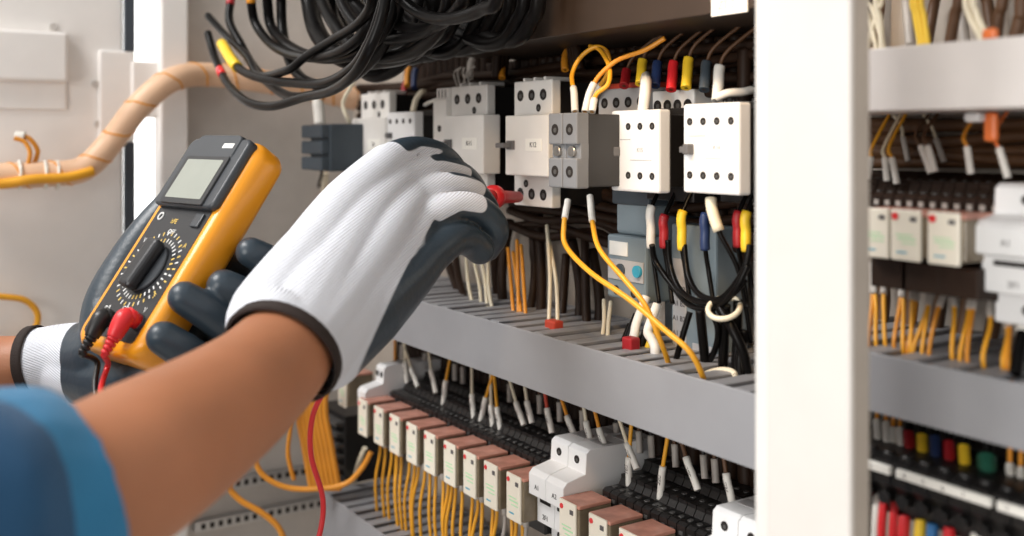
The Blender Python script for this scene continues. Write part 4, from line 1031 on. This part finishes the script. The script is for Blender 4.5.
# right hand (the far one, holding the probe)
H = lambda x, y, z, r: (Hp(x, y, z), r)
rcaps = [
 [H(276,336,.658,.030), H(272,312,.682,.027), H(314,248,.735,.0215), H(348,202,.778,.0195), H(386,163,.822,.0150)],
 [H(284,350,.655,.033), H(330,272,.725,.025), H(370,210,.785,.020), H(402,177,.830,.0135)],
 [H(290,356,.655,.033), H(345,290,.722,.025), H(388,230,.78,.020), H(414,197,.825,.0135)],
 [H(294,362,.655,.030), H(352,310,.718,.025), H(396,256,.775,.020), H(422,222,.81,.0150)],
 # little finger, ring, middle, index
 [H(386,163,.822,.0150), H(411,150,.850,.0112), H(438,154,.875,.0106), H(454,168,.895,.0104), H(460,184,.91,.0095)],
 [H(402,177,.830,.0135), H(434,168,.862,.0112), H(460,174,.885,.0108), H(475,190,.90,.0106), H(477,206,.915,.0098)],
 [H(414,197,.825,.0135), H(447,186,.848,.0114), H(471,191,.866,.0110), H(487,209,.880,.0106), H(488,228,.892,.0098)],
 [H(422,222,.81,.0150), H(455,207,.828,.0124), H(481,211,.842,.0118), H(496,230,.852,.0112), H(488,249,.865,.0102)],
 # thumb
 [H(325,350,.69,.027), H(368,312,.73,.0255), H(405,280,.765,.0195), H(430,256,.79,.0150), H(452,240,.812,.0132), H(468,240,.828,.0128), H(480,250,.838,.0118)],
]
BK = camv(-.30, .62, .72).normalized()
def coat_r(P):
    ci, t, q = seg_near(P, rcaps)
    off = P-q; off /= np.linalg.norm(off, axis=1)[:, None]
    sd = off @ np.array(BK); u = off[:, 2]; knit = P @ np.array(camv(-.50, .85, .1))
    D = (P-np.array(Hp(384, 318, .73))) @ np.array(camv(.92, -.38, 0))*45
    c = -.35-sd
    c = np.where(ci == 8, np.minimum((.86-sd)*1.5, D), c)
    c = np.where(ci == 3, np.minimum((.10+.10*t-sd)*1.3, D), c)
    for k, tip, th, t0 in ((4, 1.9, .35, .35), (5, 2.1, .55, .75), (6, 2.2, .75, 1.0), (7, 1.9, 9, 9)):
        ck = np.maximum((.05-sd)*1.4, (t-tip)*1.6)
        ck = np.maximum(ck, np.minimum((u-th)*1.5, (t-t0)*2))
        if k == 7: ck = np.maximum(ck, (.32-sd)*1.4)
        c = np.where(ci == k, ck, c)
    return np.clip(.5+c, 0, 1), knit
rc0 = Hp(283, 352, .655); rdir = (Hp(330,283,.715)-Hp(272,370,.640)).normalized()
rg = blob('work_glove', rcaps, M['glove'], person, .0016, 6, coat=coat_r, cuts=[(rc0, -rdir)])
rg['label'] = 'white knit glove with slate rubber palm, holding the red probe'
# left hand around the meter
LM = lambda a, b, c, r: (ml(a, b, c), r)
wr = Hp(40, 362, .86)
lcaps = [
 [(wr, .028), (Hp(78, 358, .855), .029), LM(-.040, -.088, -.058, .028), LM(-.030, -.040, -.068, .024), LM(-.02, .0, -.070, .018)],
 [(Hp(60,368,.86), .024), LM(-.01, -.100, -.060, .024), LM(.005, -.05, -.070, .022), LM(.01, -.01, -.070, .018)],
 # thumb along the left side
 [(Hp(80, 356, .85), .027), LM(-.056, -.088, -.045, .0255), LM(-.068, -.055, -.030, .0215), LM(-.0690, -.018, -.024, .0185), LM(-.0650, .012, -.022, .0165), LM(-.0610, .036, -.022, .0140), LM(-.0590, .050, -.022, .0115)],
 [LM(-.064, -.065, -.045, .020), LM(-.060, -.02, -.055, .020), LM(-.035, .02, -.065, .017)],
 # fingers wrapping the right side
 [LM(.0, -.06, -.070, .018), LM(.038, -.076, -.070, .0135), LM(.0640, -.077, -.052, .0130), LM(.0630, -.076, -.026, .0128), LM(.0575, -.075, -.006, .0118)],
 [LM(.0, -.03, -.070, .018), LM(.038, -.046, -.072, .0135), LM(.0655, -.046, -.054, .0132), LM(.0640, -.044, -.026, .0128), LM(.0575, -.043, -.004, .0118)],
 [LM(.0, -.01, -.070, .018), LM(.038, -.018, -.076, .0135), LM(.0670, -.020, -.062, .0132), LM(.0665, -.020, -.042, .0128), LM(.0620, -.021, -.027, .0120)],
 [LM(.0, .01, -.070, .017), LM(.034, .012, -.074, .0135), LM(.0640, .014, -.064, .0128), LM(.0650, .013, -.048, .0122), LM(.0620, .012, -.034, .0112)],
]
lc0 = Hp(36, 362, .86); ldir = (Hp(85,356,.855)-Hp(20,366,.862)).normalized()
def coat_l(P):
    t = (P-np.array(lc0)) @ np.array(ldir)
    return np.clip(.5+(t-.044)*60, 0, 1), P @ np.array(camv(.3, .9, 0))
lg = blob('work_glove', lcaps, M['glove'], person, .0018, 5, coat=coat_l, cuts=[(lc0, -ldir)])
lg['label'] = 'slate rubber coated glove with white cuff, gripping the multimeter'
hm = MB(); hm.tube([rc0-rdir*.0050, rc0-rdir*.0035, rc0+rdir*.002, rc0+rdir*.0035], [.0365, .0388, .0388, .037], 40, cap=False); h1 = hm.build('glove_hem', M['hem'], rg)
hm = MB(); hm.tube([lc0-ldir*.0045, lc0-ldir*.003, lc0+ldir*.003, lc0+ldir*.005], [.0270, .0300, .0300, .0285], 36, cap=False); hm.build('glove_hem', M['hem'], lg)
# body: one continuous surface - both arms, shoulders, torso
rs_el = Hp(-95, 540, .425); ls_el = Hp(-160, 392, .87)
rsh = Hp(-420, 560, .50); lsh = Hp(-560, 380, .90); chest = (rsh+lsh)/2
bcaps = [
 [(rc0+rdir*.012, .0300), (rc0, .0325), (Hp(256,381,.620), .0340), (Hp(207,418,.570), .0370), (Hp(144,458,.520), .0400), (Hp(66,500,.482), .0415), (rs_el, .044), (rs_el.lerp(rsh, .5), .050), (rsh, .062)],
 [(Hp(50,361,.86), .0245), (Hp(20,366,.862), .0250), (Hp(-60,378,.865), .034), (ls_el, .042), (ls_el.lerp(lsh, .5), .048), (lsh, .060)],
 [(rsh, .07), (chest+V((0, 0, -.02)), .10), (lsh, .07)],
 [(chest+V((0, 0, -.02)), .11), (chest+V((0, 0, -.25)), .13), (chest+V((0, 0, -.5)), .13)],
 [(chest+V((0, 0, .05)), .06), (chest+V((0, 0, .16)), .055), (chest+V((.0, .0, .26)), .09)],
]
body = blob('body', bcaps, M['skin'], person, .0045, 8)
# shirt
sl0 = Hp(56, 514, .478); sax = (Hp(120,458,.51)-Hp(-20,505,.455)).normalized()
scaps = [
 [(sl0+sax*.03, .0490), (sl0, .0495), (Hp(-10,518,.455), .053), (rs_el, .0600), (rs_el.lerp(rsh, .5), .078), (rsh, .085)],
 [(Hp(-70,384,.862), .048), (ls_el, .056), (ls_el.lerp(lsh, .5), .062), (lsh, .078)],
 [(rsh, .088), (chest+V((0, 0, -.03)), .13), (lsh, .088)],
 [(chest+V((0, 0, -.02)), .14), (chest+V((0, 0, -.25)), .155), (chest+V((0, 0, -.52)), .165)],
]
def wr_(p, n): return p + n*(.0009*math.sin(p.x*70+p.z*110)+.0006*math.sin(p.y*150-p.z*60))
sh = blob('shirt', scaps, M['shirt_shade'], person, .005, 4, cuts=[(sl0-sax*.002, sax)], warp=wr_)
ccaps = [[(sl0+sax*.04, .0545), (sl0, .0550), (Hp(-10,518,.455), .0575), (rs_el, .061), (Hp(-190,550,.40), .066)]]
cu_ = blob('sleeve_cuff', ccaps, M['shirt'], person, .004, 3, cuts=[(sl0, sax), (Hp(-90,540,.428), -sax)], warp=wr_)
cu_['label'] = 'turned-up sleeve cuff in the lit blue of the shirt'
# ------------------------------------------------------------------ camera
cam = bpy.data.cameras.new('camera'); co = bpy.data.objects.new('camera', cam); C.objects.link(co)
co.location = EYE
mt_ = Matrix((RT, UP, -FW)).transposed().to_4x4(); co.rotation_euler = mt_.to_euler()
cam.sensor_width = 36; cam.lens = 36*F_PX/1024
cam.shift_y = -(268-HOR)/1024
cam.clip_start = .02
cam.dof.use_dof = True; cam.dof.focus_distance = .86; cam.dof.aperture_fstop = 4.2
bpy.context.scene.camera = co
# ------------------------------------------------------------------ light
w = bpy.data.worlds.new('world'); bpy.context.scene.world = w; w.use_nodes = True
bg = w.node_tree.nodes['Background']; bg.inputs['Color'].default_value = (1.0, .985, .96, 1); bg.inputs['Strength'].default_value = .62
def area(name, loc, target, size, power, col):
    l = bpy.data.lights.new(name, 'AREA'); l.shape = 'RECTANGLE'; l.size = size[0]; l.size_y = size[1]; l.energy = power; l.color = col
    o = bpy.data.objects.new(name, l); C.objects.link(o); o.location = loc
    o.rotation_euler = (V(target)-V(loc)).to_track_quat('-Z', 'Y').to_euler()
area('overhead_fill', (-1.2, -1.7, 3.0), (-.9, -.1, 1.3), (1.2, .7), 50, (1, .98, .96))  # overhead area fill added to brighten the scene from above
area('front_fill', (.3, -2.8, 1.55), (-.7, -.1, 1.25), (1.2, 1.6), 42, (1, .97, .93))  # frontal area fill added to lift the lower rows
def spot(name, loc, target, power, col, ang, r=.04):
    l = bpy.data.lights.new(name, 'SPOT'); l.energy = power; l.color = col; l.spot_size = math.radians(ang); l.spot_blend = .9; l.shadow_soft_size = r
    o = bpy.data.objects.new(name, l); C.objects.link(o); o.location = loc
    o.rotation_euler = (V(target)-V(loc)).to_track_quat('-Z', 'Y').to_euler()
spot('warm_flare_fill', (-.35, -.42, 1.80), (-.62, -.03, 1.47), 10.0, (1, .66, .34), 50)  # warm spot added to imitate flare glow around the right contactors
vs = bpy.context.scene.view_settings
vs.view_transform = 'Standard'; vs.look = 'None'; vs.gamma = 1; vs.use_curve_mapping = False; vs.exposure = 0.0
